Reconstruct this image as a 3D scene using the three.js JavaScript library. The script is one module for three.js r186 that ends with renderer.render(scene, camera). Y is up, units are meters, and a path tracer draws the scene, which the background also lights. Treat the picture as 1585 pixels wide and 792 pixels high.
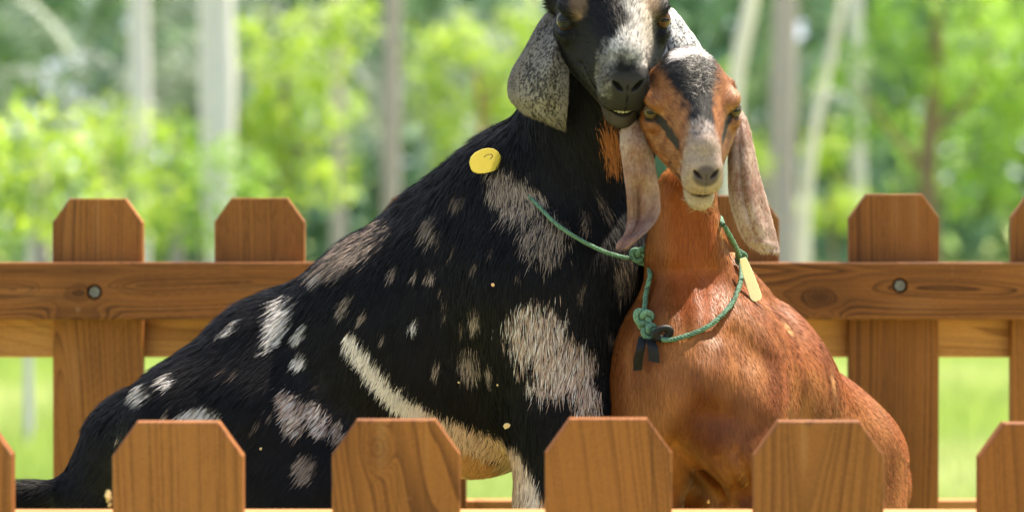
import * as THREE from 'three';
import { mergeGeometries } from 'three/addons/utils/BufferGeometryUtils.js';
import { Brush, Evaluator, SUBTRACTION } from 'three-bvh-csg';
import { RoundedBoxGeometry } from 'three/addons/geometries/RoundedBoxGeometry.js';

// ------------------------------------------------------------------ camera, sky, sun, exposure
const scene = new THREE.Scene();
const CAM_Y = 1.0, FPX = 4500, PITCH = Math.atan(66 / FPX);          // photo pixels: 1585 x 792, horizon at row 330
const camera = new THREE.PerspectiveCamera(2 * Math.atan(396 / FPX) * 180 / Math.PI, 1585 / 792, 0.1, 600);
camera.position.set(0, CAM_Y, 0);
camera.rotation.x = -PITCH;
camera.focus = 3.71;
camera.userData.fStop = 3.6;
const renderer = new THREE.WebGLRenderer({ antialias: true });
renderer.toneMapping = THREE.LinearToneMapping;
renderer.toneMappingExposure = 4.05;
renderer.shadowMap.enabled = true;

{ // one bright summer sky: pale at the horizon, light blue overhead
  const W = 256, H = 128, d = new Float32Array(W * H * 4);
  for (let j = 0; j < H; j++) {
    const el = ((j + 0.5) / H - 0.5) * Math.PI, t = Math.max(0, Math.sin(el));
    const k = Math.pow(t, 0.55);
    for (let i = 0; i < W; i++) {
      const o = (j * W + i) * 4;
      d[o] = 0.41 + (0.19 - 0.41) * k; d[o + 1] = 0.43 + (0.26 - 0.43) * k; d[o + 2] = 0.45 + (0.40 - 0.45) * k; d[o + 3] = 1;
    }
  }
  const t = new THREE.DataTexture(d, W, H, THREE.RGBAFormat, THREE.FloatType);
  t.mapping = THREE.EquirectangularReflectionMapping; t.magFilter = THREE.LinearFilter; t.needsUpdate = true;
  scene.background = t; scene.environment = t;
}
const sun = new THREE.DirectionalLight(0xfff1da, 5.0);
sun.name = 'sun';
sun.position.set(4.0, 10.2, -3.4 - 4.0); sun.target.position.set(0, 0.8, -4);
sun.castShadow = true; sun.shadow.radius = 2; sun.shadow.mapSize.set(2048, 2048);
Object.assign(sun.shadow.camera, { left: -6, right: 6, top: 6, bottom: -6, near: 0.1, far: 60 });
scene.add(sun, sun.target);

// ------------------------------------------------------------------ helpers
const V = (x, y, z) => new THREE.Vector3(x, y, z);
const cp = Math.cos(PITCH), sp = Math.sin(PITCH);
function at(px, py, d) {                                             // a point of the place, d metres along the view
  const x = (px - 792.5) / FPX * d, y = -(py - 396) / FPX * d, z = -d;
  return V(x, y * cp + z * sp + CAM_Y, z * cp - y * sp);
}
function rng(seed) { let s = seed | 0; return () => { s = (s + 0x6d2b79f5) | 0; let t = Math.imul(s ^ (s >>> 15), 1 | s); t = (t + Math.imul(t ^ (t >>> 7), 61 | t)) ^ t; return ((t ^ (t >>> 14)) >>> 0) / 4294967296; }; }
function hash3(x, y, z) { let h = Math.imul(x, 374761393) ^ Math.imul(y, 668265263) ^ Math.imul(z, 1274126177); h = Math.imul(h ^ (h >>> 13), 1274126177); return ((h ^ (h >>> 16)) >>> 0) / 4294967296; }
const sm = (t) => t * t * (3 - 2 * t), lerp = (a, b, t) => a + (b - a) * t, clamp = (x, a = 0, b = 1) => Math.min(b, Math.max(a, x));
const step = (a, b, x) => sm(clamp((x - a) / (b - a)));
function noise(x, y, z) {                                            // value noise, 0..1
  const ix = Math.floor(x), iy = Math.floor(y), iz = Math.floor(z), u = sm(x - ix), v = sm(y - iy), w = sm(z - iz);
  const a = lerp(lerp(hash3(ix, iy, iz), hash3(ix + 1, iy, iz), u), lerp(hash3(ix, iy + 1, iz), hash3(ix + 1, iy + 1, iz), u), v);
  const b = lerp(lerp(hash3(ix, iy, iz + 1), hash3(ix + 1, iy, iz + 1), u), lerp(hash3(ix, iy + 1, iz + 1), hash3(ix + 1, iy + 1, iz + 1), u), v);
  return lerp(a, b, w);
}
const fbm = (x, y, z) => noise(x, y, z) * 0.55 + noise(x * 2.1, y * 2.1, z * 2.1 + 7) * 0.3 + noise(x * 4.3, y * 4.3, z * 4.3 + 13) * 0.15;
const names = new Map();
function numbered(n) { const k = names.get(n) ?? 0; names.set(n, k + 1); return k ? n + '_' + String(k).padStart(3, '0') : n; }
function tag(o, label, category, group) { o.userData.label = label; o.userData.category = category; if (group) o.userData.group = group; return o; }
function thing(name, pos, label, category, group) { const g = new THREE.Group(); g.name = numbered(name); g.position.copy(pos); scene.add(g); return tag(g, label, category, group); }
function mesh(name, geo, mat, parent) { const m = new THREE.Mesh(geo, mat); m.name = name; m.castShadow = m.receiveShadow = true; if (parent) parent.add(m); return m; }
const lin = (r, g, b) => new THREE.Color().setRGB(r, g, b);
const mix3 = (a, b, t) => [lerp(a[0], b[0], t), lerp(a[1], b[1], t), lerp(a[2], b[2], t)];

// ------------------------------------------------------------------ wood
const toS = (x) => 255 * (x <= 0.0031308 ? x * 12.92 : 1.055 * Math.pow(x, 1 / 2.4) - 0.055);
// a board cut from a log: growth rings seen along its face. w across, l along the grain (metres); knots [across, along, radius]
function woodMaterial(seed, w, l, W, L, o = {}) {
  const R = rng(seed), early = o.early ?? [0.215, 0.077, 0.0180], late = o.late ?? [0.048, 0.0150, 0.0037];
  const cx = o.cx ?? (R() - 0.5) * w * 1.4, cz = o.cz ?? 0.02 + R() * 0.04, tilt = (R() - 0.5) * 0.09, ring = o.ring ?? 0.006 + R() * 0.004, s7 = seed * 7.31;
  const col = new Uint8Array(W * L * 4), bump = new Uint8Array(W * L * 4), knots = o.knots ?? [];
  for (let j = 0; j < L; j++) for (let i = 0; i < W; i++) {
    const x = ((i + 0.5) / W - 0.5) * w, y = ((j + 0.5) / L) * l;
    let dx = x - cx + (noise(y * 2.2, s7, 0) - 0.5) * 0.05, dz = cz + tilt * (y - l / 2) + (noise(y * 3.1, s7, 5) - 0.5) * 0.035;
    let r = Math.hypot(dx, dz) + (noise(x * 40, y * 6, s7) - 0.5) * 0.004 + (noise(x * 130, y * 14, s7) - 0.5) * 0.0012, dark = 0;
    for (const [kx, ky, kr] of knots) {
      const ax = x - kx, ay = (y - ky) * 0.62, d = Math.hypot(ax, ay) + (noise(x * 90, y * 70, s7) - 0.5) * kr * 0.4, k = Math.exp(-(d * d) / (kr * kr * 5.5));
      r = lerp(r, d * 0.85 + 0.004, clamp(k * 1.5));
      dark = Math.max(dark, 0.5 * k, d < kr * 0.35 ? 0.95 : 0);
    }
    const ph = r / ring + (noise(r * 110, seed, 2) - 0.5) * 2.4 + (noise(x * 25, y * 2.5, s7 + 40) - 0.5) * 1.2, f = ph - Math.floor(ph), lw = Math.pow(f, 2.4) * (1 - step(0.93, 1, f)) * (0.5 + 0.7 * hash3(Math.floor(ph), seed, 3));
    const fibre = noise(x * 900, y * 9, s7) * 0.6 + noise(x * 2200, y * 22, s7 + 3) * 0.4, blotch = fbm(x * 9, y * 3, s7 + 9), scuff = noise(x * 60, y * 8, s7 + 21);
    let t = clamp(lw * 0.85 + (fibre - 0.5) * 0.42 + (blotch - 0.5) * 1.3 + 0.10 + dark * 0.55);
    let c = mix3(early, late, t);
    const wash = clamp((scuff - 0.74) * 1.2) * 0.5;                  // thin worn streaks of the stain
    c = mix3(c, [0.40, 0.22, 0.10], wash);
    const crack = noise(x * 420, y * 2.2, s7 + 61), mark = noise(x * 75, y * 55, s7 + 71);
    if (crack > 0.86) c = mix3(c, [0.018, 0.007, 0.003], clamp((crack - 0.86) * 9));            // fine checks along the grain
    if (mark > 0.90) c = mix3(c, [0.24, 0.13, 0.06], clamp((mark - 0.90) * 5));                  // small scuffs
    const g = 0.85 + 0.30 * hash3(i, j, seed);
    const q = (j * W + i) * 4;
    for (let k = 0; k < 3; k++) col[q + k] = clamp(toS(c[k] * g), 0, 255);
    col[q + 3] = 255;
    const b = clamp(128 + (fibre - 0.5) * 130 + lw * 60 - dark * 70, 0, 255);
    bump[q] = bump[q + 1] = bump[q + 2] = b; bump[q + 3] = 255;
  }
  const tex = (d, srgb) => { const t = new THREE.DataTexture(d, W, L); if (srgb) t.colorSpace = THREE.SRGBColorSpace; t.magFilter = THREE.LinearFilter; t.wrapS = t.wrapT = THREE.MirroredRepeatWrapping; t.needsUpdate = true; return t; };
  return new THREE.MeshPhysicalMaterial({ map: tex(col, true), bumpMap: tex(bump), bumpScale: 0.0007, roughness: o.rough ?? 0.6, specularIntensity: 0.28 });
}
function planarUV(g, w, l, alongX) {                                 // u across the board, v along the grain, in board lengths
  const p = g.attributes.position, uv = new Float32Array(p.count * 2);
  for (let i = 0; i < p.count; i++) {
    const x = p.getX(i), y = p.getY(i), z = p.getZ(i);
    uv[2 * i] = alongX ? (y + z * 0.7) / w + 0.5 : (x + z * 0.7) / w + 0.5;
    uv[2 * i + 1] = alongX ? x / l + 0.5 : y / l;
  }
  g.setAttribute('uv', new THREE.BufferAttribute(uv, 2));
  return g;
}
function picketGeometry(h, w = 0.14, t = 0.026) {                    // dog-eared board standing on y = 0, its front face at z = 0
  const b = 0.0030, cw = 0.027, ch = 0.037, s = new THREE.Shape();
  s.moveTo(-w / 2 + b, b); s.lineTo(w / 2 - b, b); s.lineTo(w / 2 - b, h - ch - b * 0.4); s.lineTo(w / 2 - cw - b * 0.4, h - b); s.lineTo(-w / 2 + cw + b * 0.4, h - b); s.lineTo(-w / 2 + b, h - ch - b * 0.4); s.closePath();
  const g = new THREE.ExtrudeGeometry(s, { depth: t - 2 * b, bevelEnabled: true, bevelThickness: b, bevelSize: b, bevelSegments: 2 });
  g.translate(0, 0, -t + b);
  return planarUV(g, w, h);
}
function boltGeometry() {                                            // hex nut with the bolt's end, seen from the front, axis +z
  const parts = [];
  const sh = new THREE.Shape(); for (let i = 0; i < 6; i++) sh[i ? 'lineTo' : 'moveTo'](0.0080 * Math.cos(i * Math.PI / 3 + 0.2), 0.0080 * Math.sin(i * Math.PI / 3 + 0.2)); sh.closePath();
  const hole = new THREE.Path(); hole.absarc(0, 0, 0.0045, 0, Math.PI * 2, true); sh.holes.push(hole);
  const nut = new THREE.ExtrudeGeometry(sh, { depth: 0.005, bevelEnabled: true, bevelSize: 0.0008, bevelThickness: 0.0008, bevelSegments: 2, curveSegments: 16 }); nut.translate(0, 0, 0.0022);
  const end = new THREE.CylinderGeometry(0.0032, 0.0036, 0.004, 18).rotateX(Math.PI / 2); end.translate(0, 0, 0.004);
  for (const g of [nut, end]) parts.push(g.index ? g.toNonIndexed() : g);
  return mergeGeometries(parts);
}
const M = {};
M.bolt = new THREE.MeshStandardMaterial({ color: lin(0.13, 0.125, 0.12), metalness: 0.8, roughness: 0.5 });
M.hole = new THREE.MeshStandardMaterial({ color: lin(0.02, 0.012, 0.008), roughness: 0.9 });
const boltG = boltGeometry();

function rail(parent, name, x0, x1, y0, y1, zf, t, mat, len) {       // a board along x; its front face at z = zf
  const g = new RoundedBoxGeometry(x1 - x0, y1 - y0, t, 2, 0.003);
  planarUV(g, y1 - y0, len ?? (x1 - x0), true);
  const m = mesh(name, g, mat, parent);
  m.position.set((x0 + x1) / 2, (y0 + y1) / 2, zf - t / 2);
  m.userData.size = [y1 - y0, len ?? (x1 - x0)];
  return m;
}
function bolt(railMesh, wx, wy, zf) {                                   // nut sunk in a bored pocket
  const p = railMesh.position, c = new THREE.CylinderGeometry(0.0126, 0.0120, 0.024, 36).rotateX(Math.PI / 2);
  const pocket = new Brush(c), board = new Brush(railMesh.geometry);
  pocket.position.set(wx - p.x, wy - p.y, zf - p.z); pocket.updateMatrixWorld(); board.updateMatrixWorld();
  const ev = new Evaluator(); ev.useGroups = false; ev.attributes = ['position', 'normal', 'uv'];
  railMesh.geometry = ev.evaluate(board, pocket, SUBTRACTION).geometry;
  const s = railMesh.userData.size; planarUV(railMesh.geometry, s[0], s[1], true);
  const b = mesh('bolt', boltG, M.bolt, railMesh);
  b.position.set(wx - p.x, wy - p.y, zf - p.z - 0.0115);
}

// ------------------------------------------------------------------ ground
{
  const N = 512, d = new Uint8Array(N * N * 4), R = rng(5);
  for (let j = 0; j < N; j++) for (let i = 0; i < N; i++) {
    const w = (s, o) => { const u = i / N, v = j / N; return noise(((u * s) % s), v * s, o); };
    const a = w(9, 1) * 0.5 + w(37, 2) * 0.3 + w(150, 3) * 0.2, k = (0.75 + 0.5 * R());
    const c = mix3([0.30, 0.37, 0.09], [0.50, 0.52, 0.24], clamp(a * 1.7 - 0.4)), q = (j * N + i) * 4;
    for (let m = 0; m < 3; m++) d[q + m] = clamp(toS(c[m] * k), 0, 255);
    d[q + 3] = 255;
  }
  const t = new THREE.DataTexture(d, N, N); t.colorSpace = THREE.SRGBColorSpace; t.wrapS = t.wrapT = THREE.MirroredRepeatWrapping; t.magFilter = THREE.LinearFilter; t.repeat.set(60, 60); t.needsUpdate = true;
  const g = new THREE.PlaneGeometry(600, 600, 1, 1).rotateX(-Math.PI / 2);
  const m = mesh('ground', g, new THREE.MeshStandardMaterial({ map: t, roughness: 0.95 }), scene);
  m.userData.kind = 'structure';
}
{ // lawn: tufts of blades beyond the pen
  const blade = (x, z, h, a, lean) => { const c = Math.cos(a) * 0.006, s = Math.sin(a) * 0.006, lx = Math.sin(a) * lean, lz = Math.cos(a) * lean; return [x - c, 0, z - s, x + c, 0, z + s, x + lx, h, z + lz]; };
  const R = rng(11), pos = [];
  for (let i = 0; i < 16; i++) pos.push(...blade((R() - 0.5) * 0.16, (R() - 0.5) * 0.16, 0.05 + R() * 0.07, R() * 6.3, (R() - 0.5) * 0.07));
  const g = new THREE.BufferGeometry(); g.setAttribute('position', new THREE.Float32BufferAttribute(pos, 3)); g.computeVertexNormals();
  const mat = new THREE.MeshPhysicalMaterial({ color: 0xffffff, roughness: 0.9, transmission: 0.4, specularIntensity: 0.3 });
  const n = 36000, im = new THREE.InstancedMesh(g, mat, n), m4 = new THREE.Matrix4(), c = new THREE.Color();
  for (let i = 0; i < n; i++) {
    const dd = 6 + Math.pow(R(), 1.6) * 44, hw = dd * 0.28 + 0.5, x = (R() * 2 - 1) * hw, s = 0.8 + R() * 0.9 + dd * 0.015;
    m4.makeRotationY(R() * 6.3).scale(V(s, s * (0.7 + 0.5 * R()), s)).setPosition(x, 0, -dd); im.setMatrixAt(i, m4);
    const k = noise(x * 0.7, dd * 0.5, 3), q = mix3([0.36, 0.47, 0.11], [0.58, 0.62, 0.28], clamp(k * 1.5 - 0.3)); im.setColorAt(i, c.setRGB(...q));
  }
  im.name = 'lawn_grass'; im.userData.kind = 'stuff'; tag(im, 'pale sunlit lawn grass beyond the rear fence', 'grass'); scene.add(im);
}

// ------------------------------------------------------------------ fences
const BACK_D = 4.5, FRONT_D = 3.15;
{
  const f = thing('picket_fence', V(0, 0, -BACK_D), 'brown stained picket fence with a bolted top rail behind the goats', 'fence');
  const zf = 0;
  const lefts = [-171, 80, 331, 582, 828, 1067, 1315, 1567], tops = [309, 307, 306, 305, 303, 302, 300, 299];
  lefts.forEach((l, i) => {
    const p = at(l + 70, tops[i], BACK_D), h = p.y;
    const mat = woodMaterial(101 + i * 13, 0.14, h, 144, 768, { ring: [0.005, 0.006, 0.0042, 0.005, 0.006, 0.006, 0.0055, 0.005][i], cx: [0.12, -0.05, 0.14, 0.1, 0.05, -0.12, 0.075, 0.13][i], cz: 0.03, early: i % 3 === 0 ? [0.18, 0.064, 0.0145] : [0.215, 0.080, 0.0185] });
    const m = mesh('picket', picketGeometry(h), mat, f); m.position.set(p.x, 0, zf);
  });
  const yT = at(792, 406, BACK_D - 0.038).y, yB = at(792, 495, BACK_D - 0.038).y, x0 = -1.25, x1 = 1.25, c = -(x0 + x1) / 2;
  const knotAt = (px, py, r) => { const q = at(px, py, BACK_D - 0.038); return [q.y - (yT + yB) / 2, q.x + 1.25, r]; };
  const railMat = woodMaterial(777, yT - yB, 2.5, 96, 2048, { knots: [knotAt(118, 482, 0.015), knotAt(122, 440, 0.012), knotAt(1268, 446, 0.012), knotAt(1278, 486, 0.006), knotAt(640, 450, 0.01)], ring: 0.0085, cz: 0.012, cx: 0.01 });
  const top = rail(f, 'top_rail', x0, x1, yB, yT, zf + 0.0385, 0.038, railMat);
  for (const [px, py] of [[145, 452], [1394, 442], [640, 447], [900, 446]]) { const q = at(px, py, BACK_D - 0.0385); bolt(top, q.x, q.y, zf + 0.0385); }
  // the lighter rail nailed on the far side of the pickets, and a low one
  const pale = { early: [0.40, 0.19, 0.062], late: [0.19, 0.075, 0.02] };
  const rearMat = woodMaterial(909, 0.09, 2.5, 96, 1536, { ...pale, ring: 0.012 }), q1 = at(792, 551, BACK_D + 0.07).y, q2 = at(792, 771, BACK_D + 0.07).y;
  rail(f, 'rear_rail', x0, x1, q1, q1 + 0.089, zf - 0.0275, 0.038, rearMat);
  rail(f, 'rear_rail', x0, x1, q2 - 0.089, q2, zf - 0.0275, 0.038, rearMat);
}
{
  const f = thing('picket_fence', V(0, 0, -FRONT_D), 'low picket fence with softly blurred dog-eared boards in the foreground', 'fence');
  const lefts = [-184, 172, 513, 844, 1168, 1518], rights = [16, 375, 712, 1041, 1370, 1718], tops = [651, 653, 650, 648, 652, 655];
  lefts.forEach((l, i) => {
    const p = at((l + rights[i]) / 2, tops[i], FRONT_D), h = p.y, w = (rights[i] - l) / FPX * FRONT_D;
    const k = i === 2 ? [[-0.02, h - 0.03, 0.0045]] : [];
    const mat = woodMaterial(401 + i * 17, w, h, 144, 640, { early: [[0.215, 0.079, 0.021], [0.20, 0.075, 0.021], [0.225, 0.082, 0.020], [0.19, 0.066, 0.0165], [0.18, 0.066, 0.0175], [0.17, 0.056, 0.013]][i], late: [0.080, 0.0255, 0.0064], ring: 0.009, knots: k });
    const m = mesh('picket', picketGeometry(h, w), mat, f); m.position.set(p.x, 0, 0);
  });
  const y = at(792, 791, FRONT_D + 0.045).y, mat = woodMaterial(555, 0.089, 2.0, 96, 1024, { early: [0.42, 0.22, 0.09], late: [0.25, 0.11, 0.04] });
  rail(f, 'rail', -0.95, 0.95, y - 0.089, y, -0.0275, 0.038, mat);
  rail(f, 'rail', -0.95, 0.95, 0.14, 0.229, -0.0275, 0.038, mat);
}

// ------------------------------------------------------------------ shapes from smoothly joined bones
const cap = (a, b, ra, rb, k = 0.03) => { const d = V().subVectors(b, a), l2 = d.lengthSq() || 1e-9; return { k, f: (x, y, z) => { const t = clamp(((x - a.x) * d.x + (y - a.y) * d.y + (z - a.z) * d.z) / l2); const X = x - a.x - d.x * t, Y = y - a.y - d.y * t, Z = z - a.z - d.z * t; return Math.sqrt(X * X + Y * Y + Z * Z) - lerp(ra, rb, t); } }; };
// a chain of oval sections along the trunk: each [centre, half height, half width]; side = unit vector across
const oval = (a, b, ha, hb, wa, wb, side, k = 0.03) => { const d = V().subVectors(b, a), l2 = d.lengthSq() || 1e-9; return { k, f: (x, y, z) => {
  const px = x - a.x, py = y - a.y, pz = z - a.z, t = clamp((px * d.x + py * d.y + pz * d.z) / l2), X = px - d.x * t, Y = py - d.y * t, Z = pz - d.z * t, h = lerp(ha, hb, t), w = lerp(wa, wb, t);
  const s = X * side.x + Y * side.y + Z * side.z, o = Math.sqrt(Math.max(0, X * X + Y * Y + Z * Z - s * s)), q = Math.sqrt((s / w) ** 2 + (o / h) ** 2);
  return (q - 1) * Math.min(w, h); } }; };
const ell = (c, r, k = 0.012) => ({ k, f: (x, y, z) => { const X = (x - c[0]) / r[0], Y = (y - c[1]) / r[1], Z = (z - c[2]) / r[2], q = Math.sqrt(X * X + Y * Y + Z * Z); if (q < 1e-6) return -Math.min(...r); const g = Math.sqrt((X / r[0]) ** 2 + (Y / r[1]) ** 2 + (Z / r[2]) ** 2); return q * (q - 1) / g; } });
function joined(prims) { return (x, y, z) => { let d = 1e3; for (const p of prims) { const e = p.f(x, y, z), h = Math.max(p.k - Math.abs(d - e), 0) / p.k; d = Math.min(d, e) - h * h * p.k * 0.25; } return d; }; }
// surface nets over a box, skipping empty blocks
function nets(f, lo, hi, cell) {
  const nx = Math.ceil((hi.x - lo.x) / cell) + 1, ny = Math.ceil((hi.y - lo.y) / cell) + 1, nz = Math.ceil((hi.z - lo.z) / cell) + 1, g = new Float32Array(nx * ny * nz).fill(1), B = 8, half = B * cell * 0.95;
  const id = (i, j, k) => (k * ny + j) * nx + i, live = [];
  for (let k = 0; k < nz; k += B) for (let j = 0; j < ny; j += B) for (let i = 0; i < nx; i += B) {
    const d = f(lo.x + (i + B / 2) * cell, lo.y + (j + B / 2) * cell, lo.z + (k + B / 2) * cell), skip = Math.abs(d) > half * 1.25;
    if (!skip) live.push([i, j, k]);
    for (let c = k; c < Math.min(k + B, nz); c++) for (let b = j; b < Math.min(j + B, ny); b++) for (let a = i; a < Math.min(i + B, nx); a++) g[id(a, b, c)] = skip ? d : f(lo.x + a * cell, lo.y + b * cell, lo.z + c * cell);
  }
  const vid = new Int32Array(nx * ny * nz).fill(-1), pos = [], idx = [];
  const E = [[0, 1], [2, 3], [4, 5], [6, 7], [0, 2], [1, 3], [4, 6], [5, 7], [0, 4], [1, 5], [2, 6], [3, 7]], cv = new Float32Array(8);
  for (const [bi, bj, bk] of live) for (let k = bk; k < Math.min(bk + B, nz - 1); k++) for (let j = bj; j < Math.min(bj + B, ny - 1); j++) for (let i = bi; i < Math.min(bi + B, nx - 1); i++) {
    let m = 0;
    for (let c = 0; c < 8; c++) { cv[c] = g[id(i + (c & 1), j + ((c >> 1) & 1), k + (c >> 2))]; if (cv[c] < 0) m |= 1 << c; }
    if (m === 0 || m === 255) continue;
    let X = 0, Y = 0, Z = 0, n = 0;
    for (const [a, b] of E) if ((cv[a] < 0) !== (cv[b] < 0)) { const t = cv[a] / (cv[a] - cv[b]); X += lerp(a & 1, b & 1, t); Y += lerp((a >> 1) & 1, (b >> 1) & 1, t); Z += lerp(a >> 2, b >> 2, t); n++; }
    vid[id(i, j, k)] = pos.length / 3; pos.push(lo.x + (i + X / n) * cell, lo.y + (j + Y / n) * cell, lo.z + (k + Z / n) * cell);
  }
  const quad = (a, b, c, d, flip) => { if (a < 0 || b < 0 || c < 0 || d < 0) return; if (flip) idx.push(a, c, b, a, d, c); else idx.push(a, b, c, a, c, d); };
  for (const [bi, bj, bk] of live) for (let k = Math.max(1, bk); k < Math.min(bk + B, nz - 1); k++) for (let j = Math.max(1, bj); j < Math.min(bj + B, ny - 1); j++) for (let i = Math.max(1, bi); i < Math.min(bi + B, nx - 1); i++) {
    const a = g[id(i, j, k)] < 0;
    if (a !== (g[id(i + 1, j, k)] < 0)) quad(vid[id(i, j - 1, k - 1)], vid[id(i, j, k - 1)], vid[id(i, j, k)], vid[id(i, j - 1, k)], !a);
    if (a !== (g[id(i, j + 1, k)] < 0)) quad(vid[id(i - 1, j, k - 1)], vid[id(i - 1, j, k)], vid[id(i, j, k)], vid[id(i, j, k - 1)], !a);
    if (a !== (g[id(i, j, k + 1)] < 0)) quad(vid[id(i - 1, j - 1, k)], vid[id(i, j - 1, k)], vid[id(i, j, k)], vid[id(i - 1, j, k)], !a);
  }
  const nor = new Float32Array(pos.length), e = cell * 0.4;
  for (let i = 0; i < pos.length; i += 3) {
    const x = pos[i], y = pos[i + 1], z = pos[i + 2], a = f(x + e, y, z) - f(x - e, y, z), b = f(x, y + e, z) - f(x, y - e, z), c = f(x, y, z + e) - f(x, y, z - e), l = Math.hypot(a, b, c) || 1;
    nor[i] = a / l; nor[i + 1] = b / l; nor[i + 2] = c / l;
  }
  const geo = new THREE.BufferGeometry();
  geo.setAttribute('position', new THREE.Float32BufferAttribute(pos, 3)); geo.setAttribute('normal', new THREE.BufferAttribute(nor, 3)); geo.setIndex(idx);
  return geo;
}
function paint(geo, color) {                                         // coat colour at every vertex
  const p = geo.attributes.position, n = geo.attributes.normal, c = new Float32Array(p.count * 3);
  for (let i = 0; i < p.count; i++) { const q = color(p.getX(i), p.getY(i), p.getZ(i), n.getX(i), n.getY(i), n.getZ(i)); c[3 * i] = q[0]; c[3 * i + 1] = q[1]; c[3 * i + 2] = q[2]; }
  geo.setAttribute('color', new THREE.BufferAttribute(c, 3));
  return geo;
}
// hair: tapering bent blades rooted on a surface. want(x,y,z,n) -> {len, dir:[x,y,z], lift, width} or null; color(x,y,z,n, rand) -> rgb
function hairGeometry(geo, density, seed, want, color, segs = 2) {
  const R = rng(seed), p = geo.attributes.position.array, nn = geo.attributes.normal.array, ix = geo.index.array, P = [], N = [], C = [], I = [];
  let carry = 0;
  for (let t = 0; t < ix.length; t += 3) {
    const a = ix[t] * 3, b = ix[t + 1] * 3, c = ix[t + 2] * 3;
    const ux = p[b] - p[a], uy = p[b + 1] - p[a + 1], uz = p[b + 2] - p[a + 2], vx = p[c] - p[a], vy = p[c + 1] - p[a + 1], vz = p[c + 2] - p[a + 2];
    const area = 0.5 * Math.hypot(uy * vz - uz * vy, uz * vx - ux * vz, ux * vy - uy * vx);
    carry += area * density;
    while (carry > 0) {
      carry -= 1;
      let s = R(), q = R(); if (s + q > 1) { s = 1 - s; q = 1 - q; }
      const x = p[a] + ux * s + vx * q, y = p[a + 1] + uy * s + vy * q, z = p[a + 2] + uz * s + vz * q, w0 = 1 - s - q;
      let nx = nn[a] * w0 + nn[b] * s + nn[c] * q, ny = nn[a + 1] * w0 + nn[b + 1] * s + nn[c + 1] * q, nz = nn[a + 2] * w0 + nn[b + 2] * s + nn[c + 2] * q; const nl = Math.hypot(nx, ny, nz) || 1; nx /= nl; ny /= nl; nz /= nl;
      const o = want(x, y, z, nx, ny, nz, R); if (!o) continue;
      const vc = color ? null : geo.attributes.color.array;
      let [dx, dy, dz] = o.dir; const j = o.jitter ?? 0.3;
      dx += (R() - 0.5) * j; dy += (R() - 0.5) * j; dz += (R() - 0.5) * j;
      const dn = dx * nx + dy * ny + dz * nz; dx -= nx * dn; dy -= ny * dn; dz -= nz * dn;
      let dl = Math.hypot(dx, dy, dz); if (dl < 1e-4) continue; dx /= dl; dy /= dl; dz /= dl;
      let wx = dy * nz - dz * ny, wy = dz * nx - dx * nz, wz = dx * ny - dy * nx;
      const roll = (R() - 0.5) * 1.3, cr = Math.cos(roll), sr = Math.sin(roll);
      wx = wx * cr + nx * sr; wy = wy * cr + ny * sr; wz = wz * cr + nz * sr;
      const len = o.len * (0.65 + 0.7 * R()), lift = o.lift * (0.6 + 0.9 * R()), hw = (o.width ?? 0.0005) * (0.7 + 0.6 * R());
      const kk = 0.75 + 0.5 * R(), col = color ? color(x, y, z, nx, ny, nz, R) : [0, 1, 2].map((q2) => (vc[a + q2] * w0 + vc[b + q2] * s + vc[c + q2] * q) * kk), base = P.length / 3;
      const rows = segs;
      for (let k = 0; k < rows; k++) {
        const f = k / rows, l = len * f, up = lift * len * f * (1 - 0.45 * f), w = hw * (1 - 0.35 * f);
        const X = x + dx * l + nx * up, Y = y + dy * l + ny * up, Z = z + dz * l + nz * up;
        P.push(X - wx * w, Y - wy * w, Z - wz * w, X + wx * w, Y + wy * w, Z + wz * w);
      }
      const up = lift * len * 0.55; P.push(x + dx * len + nx * up, y + dy * len + ny * up, z + dz * len + nz * up);
      const tw = (R() - 0.5) * (o.twist ?? 0.9), mx = nx + wx * tw - dx * 0.12, my = ny + wy * tw - dy * 0.12, mz = nz + wz * tw - dz * 0.12, ml = Math.hypot(mx, my, mz);
      const cnt = rows * 2 + 1;
      for (let k = 0; k < cnt; k++) { N.push(mx / ml, my / ml, mz / ml); C.push(col[0], col[1], col[2]); }
      for (let k = 0; k < rows - 1; k++) { const r = base + 2 * k; I.push(r, r + 1, r + 2, r + 1, r + 3, r + 2); }
      const r = base + 2 * (rows - 1); I.push(r, r + 1, r + 2);
    }
  }
  const g = new THREE.BufferGeometry();
  g.setAttribute('position', new THREE.Float32BufferAttribute(P, 3)); g.setAttribute('normal', new THREE.Float32BufferAttribute(N, 3)); g.setAttribute('color', new THREE.Float32BufferAttribute(C, 3)); g.setIndex(I);
  return g;
}
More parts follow.
